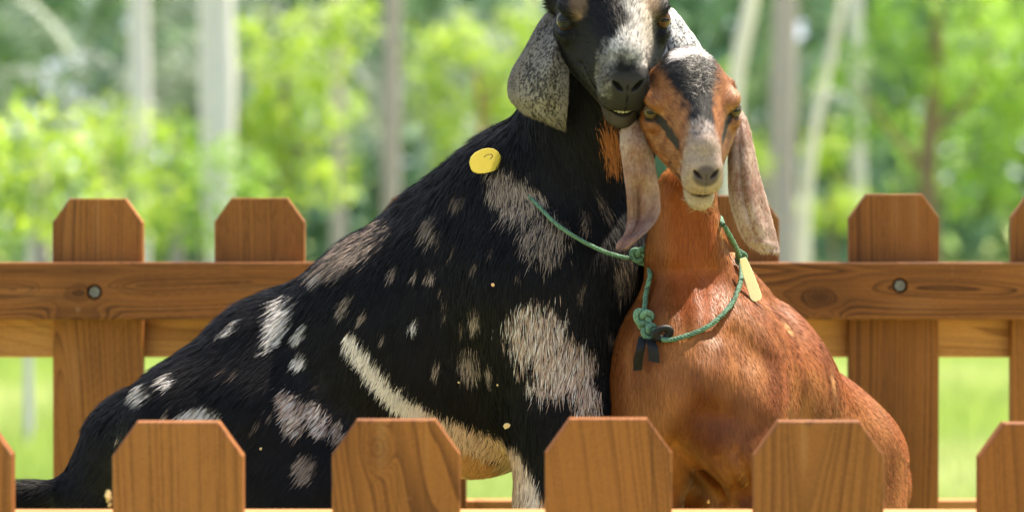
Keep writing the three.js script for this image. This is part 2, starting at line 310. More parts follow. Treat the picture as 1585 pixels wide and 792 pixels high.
// an ear: rows from root to tip, each [left point, right point, bulge]; a closed thin shell with rolled rim
function earGeometry(rows, thick, color, nu = 88, nv = 170, ruffle = 0) {
  const cl = new THREE.CatmullRomCurve3(rows.map((r) => r[0])), crv = new THREE.CatmullRomCurve3(rows.map((r) => r[1]));
  const bul = (v) => { const x = v * (rows.length - 1), i = Math.min(rows.length - 2, Math.floor(x)); return lerp(rows[i][2], rows[i + 1][2], sm(x - i)); };
  const S = [];
  for (let j = 0; j <= nv; j++) {
    const v = j / nv, L = cl.getPoint(v), Rr = crv.getPoint(v), b = bul(v), line = [];
    for (let i = 0; i <= nu; i++) {
      const u = i / nu, q = L.clone().lerp(Rr, u), arch = 4 * u * (1 - u);
      q.z += b * arch + ruffle * Math.sin(u * 9 + v * 5) * 0.5 * arch + (noise(u * 4, v * 9, rows.length) - 0.5) * 0.004 * Math.min(1, arch * 2) + (noise(u * 8, v * 1.8, rows.length + 5) - 0.5) * 0.008 * arch;
      line.push(q);
    }
    S.push(line);
  }
  const nrm = (j, i) => { const a = S[Math.min(nv, j + 1)][i].clone().sub(S[Math.max(0, j - 1)][i]), b = S[j][Math.min(nu, i + 1)].clone().sub(S[j][Math.max(0, i - 1)]); const n = b.cross(a).normalize(); if (n.lengthSq() < 0.5) n.set(0, 0, 1); return n.z < 0 ? n.negate() : n; };
  const pos = [], nor = [], col = [], idx = [], W = nu + 1;
  for (let side = 0; side < 2; side++) for (let j = 0; j <= nv; j++) for (let i = 0; i <= nu; i++) {
    const n = nrm(j, i), u = i / nu, v = j / nv, edge = Math.min(u, 1 - u) * 8, tip = (1 - v) * 14, th = thick * Math.sqrt(clamp(Math.min(edge, tip))) * 0.5, s = side ? -1 : 1, q = S[j][i].clone().addScaledVector(n, s * th);
    pos.push(q.x, q.y, q.z); nor.push(n.x * s, n.y * s, n.z * s); col.push(...color(u, v, q, side));
  }
  for (let side = 0; side < 2; side++) for (let j = 0; j < nv; j++) for (let i = 0; i < nu; i++) { const a = side * W * (nv + 1) + j * W + i, b = a + 1, c = a + W, d = c + 1; if (side) idx.push(a, b, c, b, d, c); else idx.push(a, c, b, b, c, d); }
  const g = new THREE.BufferGeometry();
  g.setAttribute('position', new THREE.Float32BufferAttribute(pos, 3)); g.setAttribute('normal', new THREE.Float32BufferAttribute(nor, 3)); g.setAttribute('color', new THREE.Float32BufferAttribute(col, 3)); g.setIndex(idx);
  return g;
}
// goat head in its own axes: +z to the nose, +y up, eyes at x = +-0.057; open: parted lips
function headField(open, slim) {
  const p = [];
  p.push(ell([0, 0.010, -0.034], [0.043, 0.054, 0.056], 0.03));
  p.push(cap(V(0, 0.002, -0.005), V(0, -0.012, 0.112), 0.052, 0.025, 0.03));
  p.push(cap(V(0, 0.030, 0.01), V(0, 0.006, 0.112), 0.024, 0.016, 0.03));              // arched nose bridge
  p.push(cap(V(0, -0.045, -0.02), V(0, -0.056, 0.098), 0.042, 0.018, 0.03));           // jaw
  for (const s of [-1, 1]) {
    p.push(cap(V(s * 0.032, -0.030, -0.008), V(s * 0.015, -0.035, 0.08), 0.030, 0.018, 0.025));  // cheeks
    p.push(ell([s * 0.046, 0.020, 0.012], [0.0165, 0.009, 0.022], 0.014));              // brow
    p.push(ell([s * 0.051, -0.009, 0.016], [0.012, 0.009, 0.02], 0.012));              // lower lid
    p.push(ell([s * 0.013, -0.014, 0.134], [0.0125, 0.016, 0.016], 0.012));            // nostril wing
    p.push(ell([s * 0.014, -0.036, 0.122], [0.0155, 0.017, 0.020], 0.014));            // upper lip
    p.push(cap(V(s * 0.042, 0.002, -0.05), V(s * 0.054, -0.002, -0.055), 0.020, 0.014, 0.02)); // ear root
  }
  p.push(ell([0, -0.024, 0.131], [0.020, 0.022, 0.020], 0.014));
  p.push(ell([0, -0.068 + open * 0.002, 0.110], [0.021 - open * 0.003, 0.016 - open * 0.003, 0.024], 0.014));        // chin
  const solid = joined(p);
  return (x, y, z) => {
    const sl = 1 + slim * step(0.03, 0.10, z); let d = solid(x * sl, y, z) / Math.sqrt(sl);
    if (z > 0.05 && d < 0.02) {
      const ax = Math.abs(x), line = mouthLine(ax, z, open);
      const t = 0.0013 + open * 0.0024 * step(0.022, 0.006, ax);
      d = Math.max(d, -Math.max(Math.abs(y - line) - t, -(d + 0.006 + open * 0.008), 0.066 - z));
      const nx = ax - 0.0110, ny = y + 0.013 - nx * 0.75, nz = z - 0.150;               // nostrils
      d = Math.max(d, -(Math.sqrt((nx / 0.0058) ** 2 + (ny / 0.0032) ** 2 + (nz / 0.012) ** 2) - 1) * 0.0032);
      d = Math.max(d, -Math.max(ax - 0.0007, -(d + 0.0020), y + 0.012, -(y + 0.05), 0.115 - z)); // cleft of the upper lip
    }
    const ex = Math.abs(x) - 0.0575, ey = y - 0.006, ez = z - 0.022, e = Math.sqrt(ex * ex + (ey * 1.55) ** 2 + ez * ez * 0.9) - 0.0118;   // eye opening
    const h = Math.max(0.004 - Math.abs(d + e), 0) / 0.004;
    return Math.max(d, -e) + h * h * 0.001;
  };
}
function mouthLine(ax, z, open) { return -0.0545 + ax * ax * 11 * (1 + open * 0.6) + (z < 0.105 ? (0.105 - z) * 0.16 : 0); }
function basis(o, yaw, pitch, roll, scale) {                          // head axes: yaw and pitch of the nose, roll about it
  const q = new THREE.Quaternion().setFromEuler(new THREE.Euler(pitch, yaw, 0, 'YXZ')).multiply(new THREE.Quaternion().setFromAxisAngle(V(0, 0, 1), roll));
  return new THREE.Matrix4().compose(o, q, V(scale, scale, scale));
}
M.coat = new THREE.MeshPhysicalMaterial({ vertexColors: true, roughness: 0.48, specularIntensity: 0.13, side: THREE.DoubleSide });
M.sleek = new THREE.MeshPhysicalMaterial({ vertexColors: true, roughness: 0.46, specularIntensity: 0.30, side: THREE.DoubleSide });
M.skin = new THREE.MeshPhysicalMaterial({ vertexColors: true, roughness: 0.7, specularIntensity: 0.35 });
M.pupil = new THREE.MeshPhysicalMaterial({ color: lin(0.004, 0.004, 0.005), roughness: 0.15, specularIntensity: 0.3 });
M.teeth = new THREE.MeshPhysicalMaterial({ color: lin(0.42, 0.38, 0.29), roughness: 0.4 });
function eye(parent, hm, side, iris) {
  const m = new THREE.MeshPhysicalMaterial({ vertexColors: true, roughness: 0.2, specularIntensity: 0.22 });
  const g = new THREE.SphereGeometry(0.0120, 40, 28), axis = V(side * 0.36, 0.30, 0.88).normalize();
  paint(g, (x, y, z) => { const c = (x * axis.x + y * axis.y + z * axis.z) / 0.012; const f = noise(x * 1500, y * 1500, z * 1500); return c > 0.74 ? mix3(iris, iris.map((q) => q * 0.4), clamp(f * 0.9)) : c > 0.68 ? [0.012, 0.008, 0.006] : [0.05, 0.03, 0.022]; });
  const e = mesh('eye', g, m, parent);
  e.applyMatrix4(hm.clone().multiply(new THREE.Matrix4().makeTranslation(side * 0.0525, 0.006, 0.0170)));
  const pg = new THREE.SphereGeometry(1, 24, 14).scale(0.0056, 0.0021, 0.0012), pu = mesh('pupil', pg, M.pupil, e);
  pu.position.copy(axis).multiplyScalar(0.0116); pu.quaternion.setFromUnitVectors(V(0, 0, 1), axis);
  return e;
}
const toLocal = (m) => { const i = m.clone().invert(), e = i.elements; return (x, y, z) => [e[0] * x + e[4] * y + e[8] * z + e[12], e[1] * x + e[5] * y + e[9] * z + e[13], e[2] * x + e[6] * y + e[10] * z + e[14]]; };
function onSurface(f, px, py, off, d0 = 3.1, d1 = 4.4) {              // the point of a body behind a place in the photograph, lifted by off; or where the line of sight passes nearest
  let best = 1e9, where = null;
  for (let d = d0; d < d1; d += 0.002) { const q = at(px, py, d), v = f(q.x, q.y, q.z); if (v < off) return q; if (v < best) { best = v; where = q; } }
  return where;
}
// ------------------------------------------------------------------ the black goat
const flank = (px, py, d = 3.72) => { const q = at(px, py, d); return [q.x, q.y]; };
// coat marks on the near flank, in metres of the flank's own plane: [x, y, half width, half height, turn, kind]
const MPP = 3.72 / FPX;
const spot = (px, py, rx, ry, turn, kind) => [...flank(px, py), rx * MPP * 0.88, ry * MPP * 0.88, turn * Math.PI / 180, kind];
const blackSpots = [
  spot(540, 385, 75, 26, 36, 'roan'), spot(490, 425, 14, 10, 40, 'white'), spot(425, 497, 20, 46, -22, 'white'), spot(345, 492, 18, 32, -32, 'white'), spot(308, 496, 18, 9, 30, 'white'),
  spot(198, 612, 24, 18, -30, 'white'), spot(250, 594, 12, 9, -40, 'white'), spot(300, 650, 36, 15, 0, 'white'),
  spot(446, 640, 20, 40, 18, 'pink'), spot(492, 655, 16, 32, 28, 'pink'), spot(520, 672, 12, 18, 20, 'roan'), spot(470, 726, 20, 20, 0, 'roan'),
  spot(458, 520, 10, 17, -25, 'white'), spot(456, 565, 13, 13, -30, 'white'), spot(530, 472, 9, 22, -25, 'roan'), spot(560, 490, 6, 12, -30, 'roan'), spot(640, 500, 9, 11, -30, 'white'), spot(666, 350, 11, 22, -15, 'roan'), spot(668, 425, 9, 8, -30, 'roan'), spot(712, 305, 14, 12, 0, 'dim'),
  spot(735, 492, 10, 20, 0, 'roan'), spot(725, 563, 17, 28, 0, 'roan'), spot(676, 570, 8, 15, 0, 'roan'), spot(755, 575, 6, 14, 0, 'roan'),
  spot(800, 305, 62, 34, -42, 'roan'), spot(845, 365, 36, 44, 18, 'roan'),
  spot(830, 510, 52, 52, 0, 'pink'), spot(872, 565, 58, 48, 0, 'pink'), spot(905, 605, 24, 34, 10, 'pink'),
  spot(930, 310, 9, 30, 25, 'dim'), spot(905, 335, 8, 20, 20, 'dim'), spot(965, 425, 18, 40, 5, 'dim'), spot(945, 520, 8, 22, 5, 'dim'), spot(900, 445, 8, 14, 0, 'dim'),
  spot(945, 222, 19, 48, 12, 'rust'), spot(131, 745, 10, 24, 8, 'roan'), spot(106, 772, 8, 16, 10, 'roan'), spot(70, 778, 60, 9, -4, 'tail'), spot(150, 690, 9, 9, 0, 'roan'),
];
{ const R = rng(404); for (let i = 0; i < 26; i++) { const u = R(), px = 180 + u * 640, py = 640 - u * 300 + (R() - 0.35) * 190; blackSpots.push(spot(px, py, 2.5 + R() * 3, 5 + R() * 8, -30 + R() * 25, R() < 0.4 ? 'roan' : 'dim')); } }
const beltPts = [[540, 527], [566, 565], [604, 612], [650, 648], [715, 678], [785, 706], [805, 742], [822, 800]].map(([x, y]) => flank(x, y));
const beltW = [11, 12, 14, 17, 20, 22, 24, 26].map((w) => w * MPP);
const BLACK = [0.0065, 0.006, 0.0065];
const coatKinds = { roan: [0.235, 0.18, 0.143], white: [0.46, 0.425, 0.395], pink: [0.37, 0.26, 0.20], dim: [0.12, 0.085, 0.06], rust: [0.30, 0.11, 0.036], tail: [0.5, 0.47, 0.42] };
const MIDZ = -3.88;
function blackMark(x, y, z, R) {                                       // which mark, if any, grows at a place of the coat
  if (z < MIDZ) return null;
  const wob = (noise(x * 45, y * 45, 2) - 0.5) * 0.5 + (noise(x * 130, y * 130, 4) - 0.5) * 0.5;
  const r = R ? (R() + R() - 1) * 0.46 : 0;
  for (const [sx, sy, rx, ry, a, kind] of blackSpots) {
    const dx = x - sx, dy = y - sy; if (Math.abs(dx) > rx * 2 + ry * 2 || Math.abs(dy) > ry * 2 + rx * 2) continue;
    const u = (dx * Math.cos(a) + dy * Math.sin(a)) / rx, v = (-dx * Math.sin(a) + dy * Math.cos(a)) / ry;
    if (1 - Math.hypot(u, v) + wob * 0.7 + r > 0) return kind;
  }
  for (let i = 0; i < beltPts.length - 1; i++) {
    const [ax, ay] = beltPts[i], [bx, by] = beltPts[i + 1], l = (bx - ax) ** 2 + (by - ay) ** 2, t = clamp(((x - ax) * (bx - ax) + (y - ay) * (by - ay)) / l);
    const d = Math.hypot(x - ax - (bx - ax) * t, y - ay - (by - ay) * t), w = lerp(beltW[i], beltW[i + 1], t);
    if (1 - d / w + wob * 0.35 + r * 0.6 > 0) return 'belt';
  }
  return null;
}
function blackCoat(x, y, z, nx, ny, nz, R) {
  const m = blackMark(x, y, z, R), k = R ? 0.75 + 0.5 * R() : 1;
  if (!m) {
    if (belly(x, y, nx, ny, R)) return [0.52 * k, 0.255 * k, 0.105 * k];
    const b = R && R() < 0.03 ? 1.8 : 1; return [BLACK[0] * k * b, BLACK[1] * k * b, BLACK[2] * k * b];
  }
  if (m === 'belt') { const f = step(flank(600, 0)[0], flank(720, 0)[0], x) * step(flank(850, 0)[0], flank(780, 0)[0], x); const c = mix3([0.60, 0.53, 0.47], [0.58, 0.34, 0.18], f * 0.75); return R && R() < 0.06 ? BLACK : c.map((q) => q * k); }
  const share = { roan: 0.36, white: 0.20, pink: 0.22, dim: 0.55, rust: 0.12, tail: 0.15 }[m];
  if (R && R() < share) return BLACK.map((q) => q * 2 * k);
  const c = coatKinds[m]; const g = m === 'pink' && R && R() < 0.4 ? [0.55, 0.50, 0.46] : c;
  return R ? g.map((q) => q * k) : mix3(g, BLACK, share);
}
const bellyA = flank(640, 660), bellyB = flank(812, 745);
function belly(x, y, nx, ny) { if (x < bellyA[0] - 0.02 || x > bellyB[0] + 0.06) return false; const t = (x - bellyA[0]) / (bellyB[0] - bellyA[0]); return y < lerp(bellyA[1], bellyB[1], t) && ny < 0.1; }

const side1 = V(-0.2, 0.0, 0.98).normalize();                          // across the black goat's trunk
const A = (px, py, d) => at(px, py, d);
const blackBones = [
  oval(A(255, 690, 3.99), A(440, 600, 3.95), 0.084, 0.115, 0.09, 0.12, side1, 0.05),
  oval(A(440, 600, 3.95), A(650, 530, 3.90), 0.115, 0.152, 0.12, 0.145, side1, 0.05),
  oval(A(650, 520, 3.90), A(800, 455, 3.85), 0.152, 0.165, 0.145, 0.135, side1, 0.05),
  oval(A(800, 455, 3.85), A(865, 490, 3.82), 0.160, 0.13, 0.13, 0.12, side1, 0.05),
  oval(A(560, 600, 3.92), A(735, 598, 3.88), 0.105, 0.120, 0.11, 0.12, side1, 0.05),       // belly
  cap(A(690, 350, 3.90), A(790, 305, 3.86), 0.050, 0.078, 0.06),                        // withers
  cap(A(850, 385, 3.83), A(925, 150, 3.78), 0.128, 0.078, 0.06),                        // neck
  cap(A(925, 160, 3.78), A(950, 70, 3.74), 0.078, 0.06, 0.04),
  cap(A(905, 430, 3.76), A(925, 600, 3.80), 0.085, 0.095, 0.06),                        // breast
  cap(A(830, 450, 3.74), A(888, 650, 3.74), 0.085, 0.078, 0.05),                        // near shoulder, upper arm
  cap(A(888, 650, 3.74), A(888, 800, 3.74), 0.078, 0.076, 0.03), cap(A(890, 800, 3.74), A(915, 985, 3.72), 0.072, 0.022, 0.02), cap(A(915, 985, 3.72), A(925, 1170, 3.70), 0.022, 0.022, 0.015),
  cap(A(940, 640, 3.95), A(980, 830, 3.95), 0.058, 0.034, 0.035), cap(A(980, 830, 3.95), A(985, 960, 3.93), 0.030, 0.022, 0.02), cap(A(985, 960, 3.93), A(990, 1120, 3.91), 0.022, 0.022, 0.015),
  cap(A(300, 675, 3.90), A(470, 790, 3.84), 0.098, 0.092, 0.05),                        // near thigh
  cap(A(420, 655, 3.86), A(520, 725, 3.83), 0.085, 0.07, 0.04),
  cap(A(470, 790, 3.84), A(330, 1090, 3.86), 0.075, 0.028, 0.04), cap(A(330, 1090, 3.86), A(345, 1420, 3.86), 0.026, 0.024, 0.02), cap(A(345, 1420, 3.86), A(370, 1470, 3.86), 0.026, 0.026, 0.02),
  cap(A(290, 700, 4.05), A(400, 800, 4.06), 0.09, 0.085, 0.05), cap(A(400, 800, 4.06), A(270, 1070, 4.06), 0.07, 0.028, 0.04), cap(A(270, 1070, 4.06), A(285, 1380, 4.06), 0.026, 0.024, 0.02), cap(A(285, 1380, 4.06), A(310, 1412, 4.06), 0.026, 0.026, 0.02),
  cap(A(205, 715, 3.99), A(160, 775, 3.98), 0.078, 0.066, 0.05),                          // rump
  cap(A(125, 768, 3.98), A(8, 766, 3.95), 0.024, 0.016, 0.018),                          // tail
];
const blackBody = joined(blackBones);
const blackHead = headField(1, 0.05);
const HB = basis(at(947, 29, 3.66), 0.10, 0.48, 0.02, 1.12);
const fuzz = (e, seed) => hairGeometry(e, 420000, seed, (x, y, z, nx, ny, nz, R) => (nz < -0.5 ? null : { len: 0.0045, dir: [0, -1, 0], lift: 0.3, width: 0.00026, jitter: 0.7, twist: 0.5 }), null, 1);
function makeBlack() {
  const root = thing('goat', V(at(350, 1484, 3.9).x, 0, -3.9), 'large black goat with white flecks and speckled drooping ears, body filling the left', 'goat');
  const inv = new THREE.Matrix4().makeTranslation(-root.position.x, 0, -root.position.z);
  const bodyG = nets(blackBody, V(-0.80, 0.0, -4.28), V(0.42, 1.36, -3.5), 0.006);
  const headG = nets(blackHead, V(-0.12, -0.11, -0.12), V(0.12, 0.10, 0.20), 0.0022).applyMatrix4(HB);
  const L = toLocal(HB);
  const headCol = (x, y, z, nx, ny, nz, R) => {
    const [hx, hy, hz] = L(x, y, z), k = R ? 0.5 + 1.0 * R() : 0.9, w = (noise(hx * 160, hy * 160, hz * 160) - 0.5), w2 = (noise(hx * 400, hy * 400, hz * 400) - 0.5);
    let c = [0.0045, 0.0043, 0.0045];
    const grey = [0.34, 0.325, 0.31];
    if (hz > -0.05) {                                                    // pale blaze, off to one side, spreading on the nose
      const left = lerp(-0.004, 0.004, clamp(hz / 0.07)) - step(0.090, 0.118, hz) * 0.028, right = 0.040 - step(0.06, 0.12, hz) * 0.014;
      const f = step(left - 0.004, left + 0.010, hx + w * 0.012) * step(right + 0.006, right - 0.008, hx + w * 0.012) * step(-0.014, 0.004, hy + w * 0.01 + step(0.06, 0.11, hz) * 0.010) * step(0.142, 0.126, hz + w * 0.012) * step(-0.006, 0.0, hy + step(0.11, 0.09, hz) * 0.02);
      if (f > 0) c = mix3(c, mix3(grey, [0.47, 0.40, 0.33], step(0.014, 0.034, hx)), f * clamp(0.70 + w2 * 1.3));
    }
    for (const s of [-1, 1]) {                                           // tan marks over the eyes
      const d = Math.hypot((hx - s * 0.038) / 0.011, (hy - 0.026) / 0.016, (hz - 0.020) / 0.026);
      c = mix3(c, [0.16, 0.10, 0.06], step(1.25, 0.6, d + w * 0.4) * 0.8);
      const e = Math.hypot(hx - s * 0.0565, (hy - 0.006) * 1.3, hz - 0.022); c = mix3(c, [0.008, 0.007, 0.007], step(0.0175, 0.0150, e));
    }
    if (hz > 0.10) c = mix3(c, [0.015, 0.0135, 0.014], step(0.10, 0.12, hz) * step(0.004, -0.006, hy));
    if (hz > 0.10 && hy > -0.03) { const lipx = Math.abs(hx + 0.024); c = mix3(c, [0.11, 0.10, 0.10], step(0.010, 0.003, lipx) * clamp(0.5 + w2 * 2)); }
    if (hz > 0.06 && hy < -0.046) c = mix3(c, [0.036, 0.026, 0.021], step(-0.046, -0.062, hy) * 0.8);
    return c.map((q) => q * k);
  };
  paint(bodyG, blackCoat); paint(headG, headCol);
  // ears
  const speck = (base, rim, dens, seed) => (u, v, q, side) => {
    const mid = step(0.08, 0.3, u) * step(0.98, 0.75, u) * step(0.08, 0.3, v) * step(0.95, 0.7, v);
    const a = noise(q.x * 620, q.y * 560, seed) * 0.6 + noise(q.x * 1200, q.y * 1100, seed + 3) * 0.4, big = noise(q.x * 60, q.y * 60, seed + 5);
    const t = step(0.60, 0.66, a + dens * (mid * 0.5 + big * 0.5) - 0.10);
    const b = mix3(base, rim, clamp(1 - mid + (big - 0.5) * 0.6));
    const h = 0.82 + 0.36 * noise(q.x * 1800, q.y * 500, seed);
    return mix3(b.map((x) => x * h), [0.014, 0.013, 0.013], t * 0.93);
  };
  const e1 = earGeometry([
    [A(862, 6, 3.73), A(884, 18, 3.72), 0.004], [A(838, 30, 3.715), A(882, 40, 3.70), 0.012], [A(812, 75, 3.70), A(881, 78, 3.67), 0.018], [A(788, 118, 3.695), A(881, 118, 3.655), 0.020],
    [A(787, 150, 3.69), A(880, 150, 3.655), 0.018], [A(806, 172, 3.69), A(878, 176, 3.66), 0.012], [A(846, 189, 3.685), A(876, 193, 3.67), 0.006], [A(870, 199, 3.68), A(875, 201, 3.68), 0]], 0.005, speck([0.17, 0.152, 0.14], [0.115, 0.10, 0.092], 0.30, 3), 88, 170, 0.012);
  const e2 = earGeometry([
    [A(1016, 8, 3.73), A(1044, 16, 3.74), 0.003], [A(1016, 40, 3.71), A(1062, 38, 3.735), 0.012], [A(1016, 80, 3.70), A(1086, 72, 3.735), 0.018], [A(1018, 115, 3.69), A(1101, 105, 3.735), 0.02],
    [A(1030, 150, 3.70), A(1108, 140, 3.735), 0.018], [A(1048, 180, 3.71), A(1102, 172, 3.735), 0.012], [A(1075, 200, 3.73), A(1092, 196, 3.74), 0.004]], 0.005, speck([0.44, 0.43, 0.44], [0.50, 0.49, 0.50], 0.25, 11));
  const all = mergeGeometries([bodyG, headG, e1, e2].map((g) => { g.deleteAttribute('uv'); return g; })).applyMatrix4(inv);
  mesh('body', all, M.skin, root);
  // hair
  const down = flank(0, 0);
  const flowB = (x, y, z, nx, ny, nz) => {
    const q = at(0, 0, 3.8), t = clamp((x - A(150, 0, 3.9).x) / (A(1000, 0, 3.9).x - A(150, 0, 3.9).x));   // 0 rump .. 1 breast
    const back = step(0.2, 0.9, ny);
    let len = lerp(0.0125, 0.018, t) + back * 0.010, dir = [lerp(-0.62, -0.10, step(0.35, 0.75, t)), lerp(-0.75, -1, t), 0];
    if (y > at(0, 330, 3.8).y && t > 0.6) dir = [lerp(0.25, -0.3, back), -1, 0.05];
    if (y < at(0, 860, 3.8).y) len = 0.010;
    if (x < A(85, 0, 3.95).x) { dir = [-0.9, -0.45, 0]; len = 0.026; }
    const cl = noise(x * 110, y * 60, z * 110);
    return { len, dir: [dir[0] + (cl - 0.5) * 0.55, dir[1], dir[2] + (noise(x * 70, y * 70, 9) - 0.5) * 0.3], lift: 0.15 + back * 0.18 + (cl - 0.5) * 0.2, width: 0.00040, jitter: 0.36 };
  };
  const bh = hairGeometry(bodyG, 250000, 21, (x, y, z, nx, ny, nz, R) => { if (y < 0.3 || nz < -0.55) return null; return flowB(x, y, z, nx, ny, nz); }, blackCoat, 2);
  const zc = V().setFromMatrixColumn(HB, 2).normalize();
  const hh = hairGeometry(headG, 520000, 22, (x, y, z, nx, ny, nz, R) => { const [hx, hy, hz] = L(x, y, z); if ((hz > 0.128 && hy < 0 && Math.abs(hx) < 0.02) || nz < -0.4) return null; const e = Math.hypot(Math.abs(hx) - 0.0565, (hy - 0.006) * 1.3, hz - 0.022); if (e < 0.0165 || (hz > 0.07 && Math.abs(hy - mouthLine(Math.abs(hx), hz, 1)) < 0.006)) return null; return { len: 0.0095 - step(0.08, 0.12, hz) * 0.005 + step(0.03, -0.05, hz) * 0.006, dir: [-zc.x + hx * 4, -zc.y - 0.5 * step(0.02, -0.03, hy), -zc.z], lift: 0.26, width: 0.00036, jitter: 0.4 }; }, headCol, 1);
  mesh('coat', mergeGeometries([bh, hh, fuzz(e1, 51), fuzz(e2, 52)]).applyMatrix4(inv), M.coat, root).userData.kind = 'stuff';
  for (const s of [-1, 1]) eye(root, inv.clone().multiply(HB), s, s < 0 ? [0.015, 0.017, 0.022] : [0.11, 0.055, 0.025]);
  const tg = [];
  for (let i = -3; i <= 3; i++) { const w = 0.0042, g = new RoundedBoxGeometry(w * 0.92, 0.0034, 0.003, 2, 0.001); g.translate(i * w, -0.0568 + i * i * 0.0001 + (i & 1) * 0.0003, 0.1235 - i * i * 0.0006); tg.push(g.index ? g.toNonIndexed() : g); }
  mesh('teeth', mergeGeometries(tg).applyMatrix4(inv.clone().multiply(HB)), M.teeth, root);
  return root;
}
const blackGoat = makeBlack();

// ------------------------------------------------------------------ the brown goat
const side2 = V(0.80, 0, 0.60).normalize();
const brownBones = [
  oval(A(1085, 590, 3.70), A(1150, 625, 3.84), 0.115, 0.122, 0.105, 0.118, side2, 0.05),
  oval(A(1150, 625, 3.84), A(1245, 690, 4.02), 0.122, 0.098, 0.118, 0.10, side2, 0.05),
  oval(A(1245, 690, 4.02), A(1315, 750, 4.13), 0.098, 0.082, 0.10, 0.09, side2, 0.05),
  cap(A(1062, 300, 3.66), A(1063, 400, 3.68), 0.039, 0.041, 0.03),
  cap(A(1063, 400, 3.68), A(1085, 545, 3.71), 0.042, 0.086, 0.05),
  cap(A(1125, 425, 3.80), A(1158, 530, 3.86), 0.030, 0.052, 0.06),                      // withers
  cap(A(1066, 555, 3.66), A(1062, 640, 3.665), 0.078, 0.076, 0.05),                     // breast
  cap(A(1150, 560, 3.70), A(1135, 640, 3.64), 0.055, 0.060, 0.05), cap(A(1140, 640, 3.63), A(1170, 770, 3.64), 0.058, 0.036, 0.03), cap(A(1170, 770, 3.64), A(1155, 940, 3.60), 0.034, 0.024, 0.025), cap(A(1155, 940, 3.60), A(1150, 1215, 3.58), 0.022, 0.022, 0.015),
  cap(A(1024, 590, 3.68), A(1020, 680, 3.68), 0.036, 0.042, 0.04), cap(A(1010, 680, 3.68), A(1015, 800, 3.68), 0.045, 0.033, 0.03), cap(A(1015, 800, 3.68), A(1015, 960, 3.64), 0.030, 0.022, 0.02), cap(A(1015, 960, 3.64), A(1015, 1200, 3.62), 0.022, 0.022, 0.015),
  cap(A(1075, 690, 3.78), A(1090, 800, 3.82), 0.085, 0.07, 0.03),
  cap(A(1062, 640, 3.605), A(1140, 700, 3.60), 0.042, 0.045, 0.018),                    // roll of the upper arm
  cap(A(1180, 512, 3.765), A(1160, 620, 3.70), 0.024, 0.042, 0.028),                    // shoulder blade
  cap(A(1060, 480, 3.645), A(1075, 590, 3.59), 0.030, 0.042, 0.03),
  cap(A(1325, 715, 4.00), A(1325, 850, 3.96), 0.072, 0.066, 0.04), cap(A(1325, 850, 3.96), A(1365, 1100, 4.05), 0.055, 0.025, 0.03), cap(A(1365, 1100, 4.05), A(1350, 1412, 4.02), 0.024, 0.024, 0.02),
  cap(A(1250, 780, 4.12), A(1230, 880, 4.10), 0.080, 0.06, 0.05), cap(A(1230, 880, 4.10), A(1265, 1090, 4.18), 0.05, 0.025, 0.03), cap(A(1265, 1090, 4.18), A(1250, 1370, 4.16), 0.024, 0.024, 0.02),
];
const brownBody = (() => {
  const gv = (pts, dep, w) => [pts.map(([x, y]) => A(x, y, 3.66)), dep, w], grooves = [gv([[1130, 515], [1180, 560], [1205, 640]], 0.0045, 0.014), gv([[1030, 545], [1075, 625], [1120, 640]], 0.0035, 0.015), gv([[1215, 470], [1235, 560], [1250, 650]], 0.004, 0.015), gv([[1045, 420], [1055, 520]], 0.005, 0.012), gv([[1100, 420], [1095, 510]], 0.005, 0.012)];
  const f = joined(brownBones), folds = [[V().copy(A(1112, 706, 3.58)), V().copy(A(1158, 775, 3.58))], [A(1138, 695, 3.58), A(1168, 765, 3.58)], [A(1050, 690, 3.58), A(1130, 790, 3.58)]];
  return (x, y, z) => {                                                  // skin folds above the forearm
    let d = f(x, y, z);
    if (Math.abs(d) < 0.02 && y < 0.75) for (let i = 0; i < 3; i++) { const [a, b] = folds[i], lx = b.x - a.x, ly = b.y - a.y, t = clamp(((x - a.x) * lx + (y - a.y) * ly) / (lx * lx + ly * ly)), e = Math.hypot(x - a.x - lx * t, y - a.y - ly * t), w = i === 2 ? 0.012 : 0.006; d += (i === 2 ? 0.016 : 0.007) * Math.exp(-(e * e) / (w * w)) * (1 - 0.6 * Math.abs(t - 0.5)); }
    if (Math.abs(d) < 0.03 && z > -3.92) for (const [pl, dep, w] of grooves) {
      let e = 1e9; for (let i = 0; i < pl.length - 1; i++) { const a = pl[i], b = pl[i + 1], lx = b.x - a.x, ly = b.y - a.y, t = clamp(((x - a.x) * lx + (y - a.y) * ly) / (lx * lx + ly * ly)); e = Math.min(e, Math.hypot(x - a.x - lx * t, y - a.y - ly * t)); }
      d += dep * Math.exp(-(e * e) / (w * w));
    }
    return d;
  };
})();
const brownHead = headField(0, 0.16);
const HN = basis(at(1069, 167, 3.56), 0.10, 0.54, 0.03, 0.94);
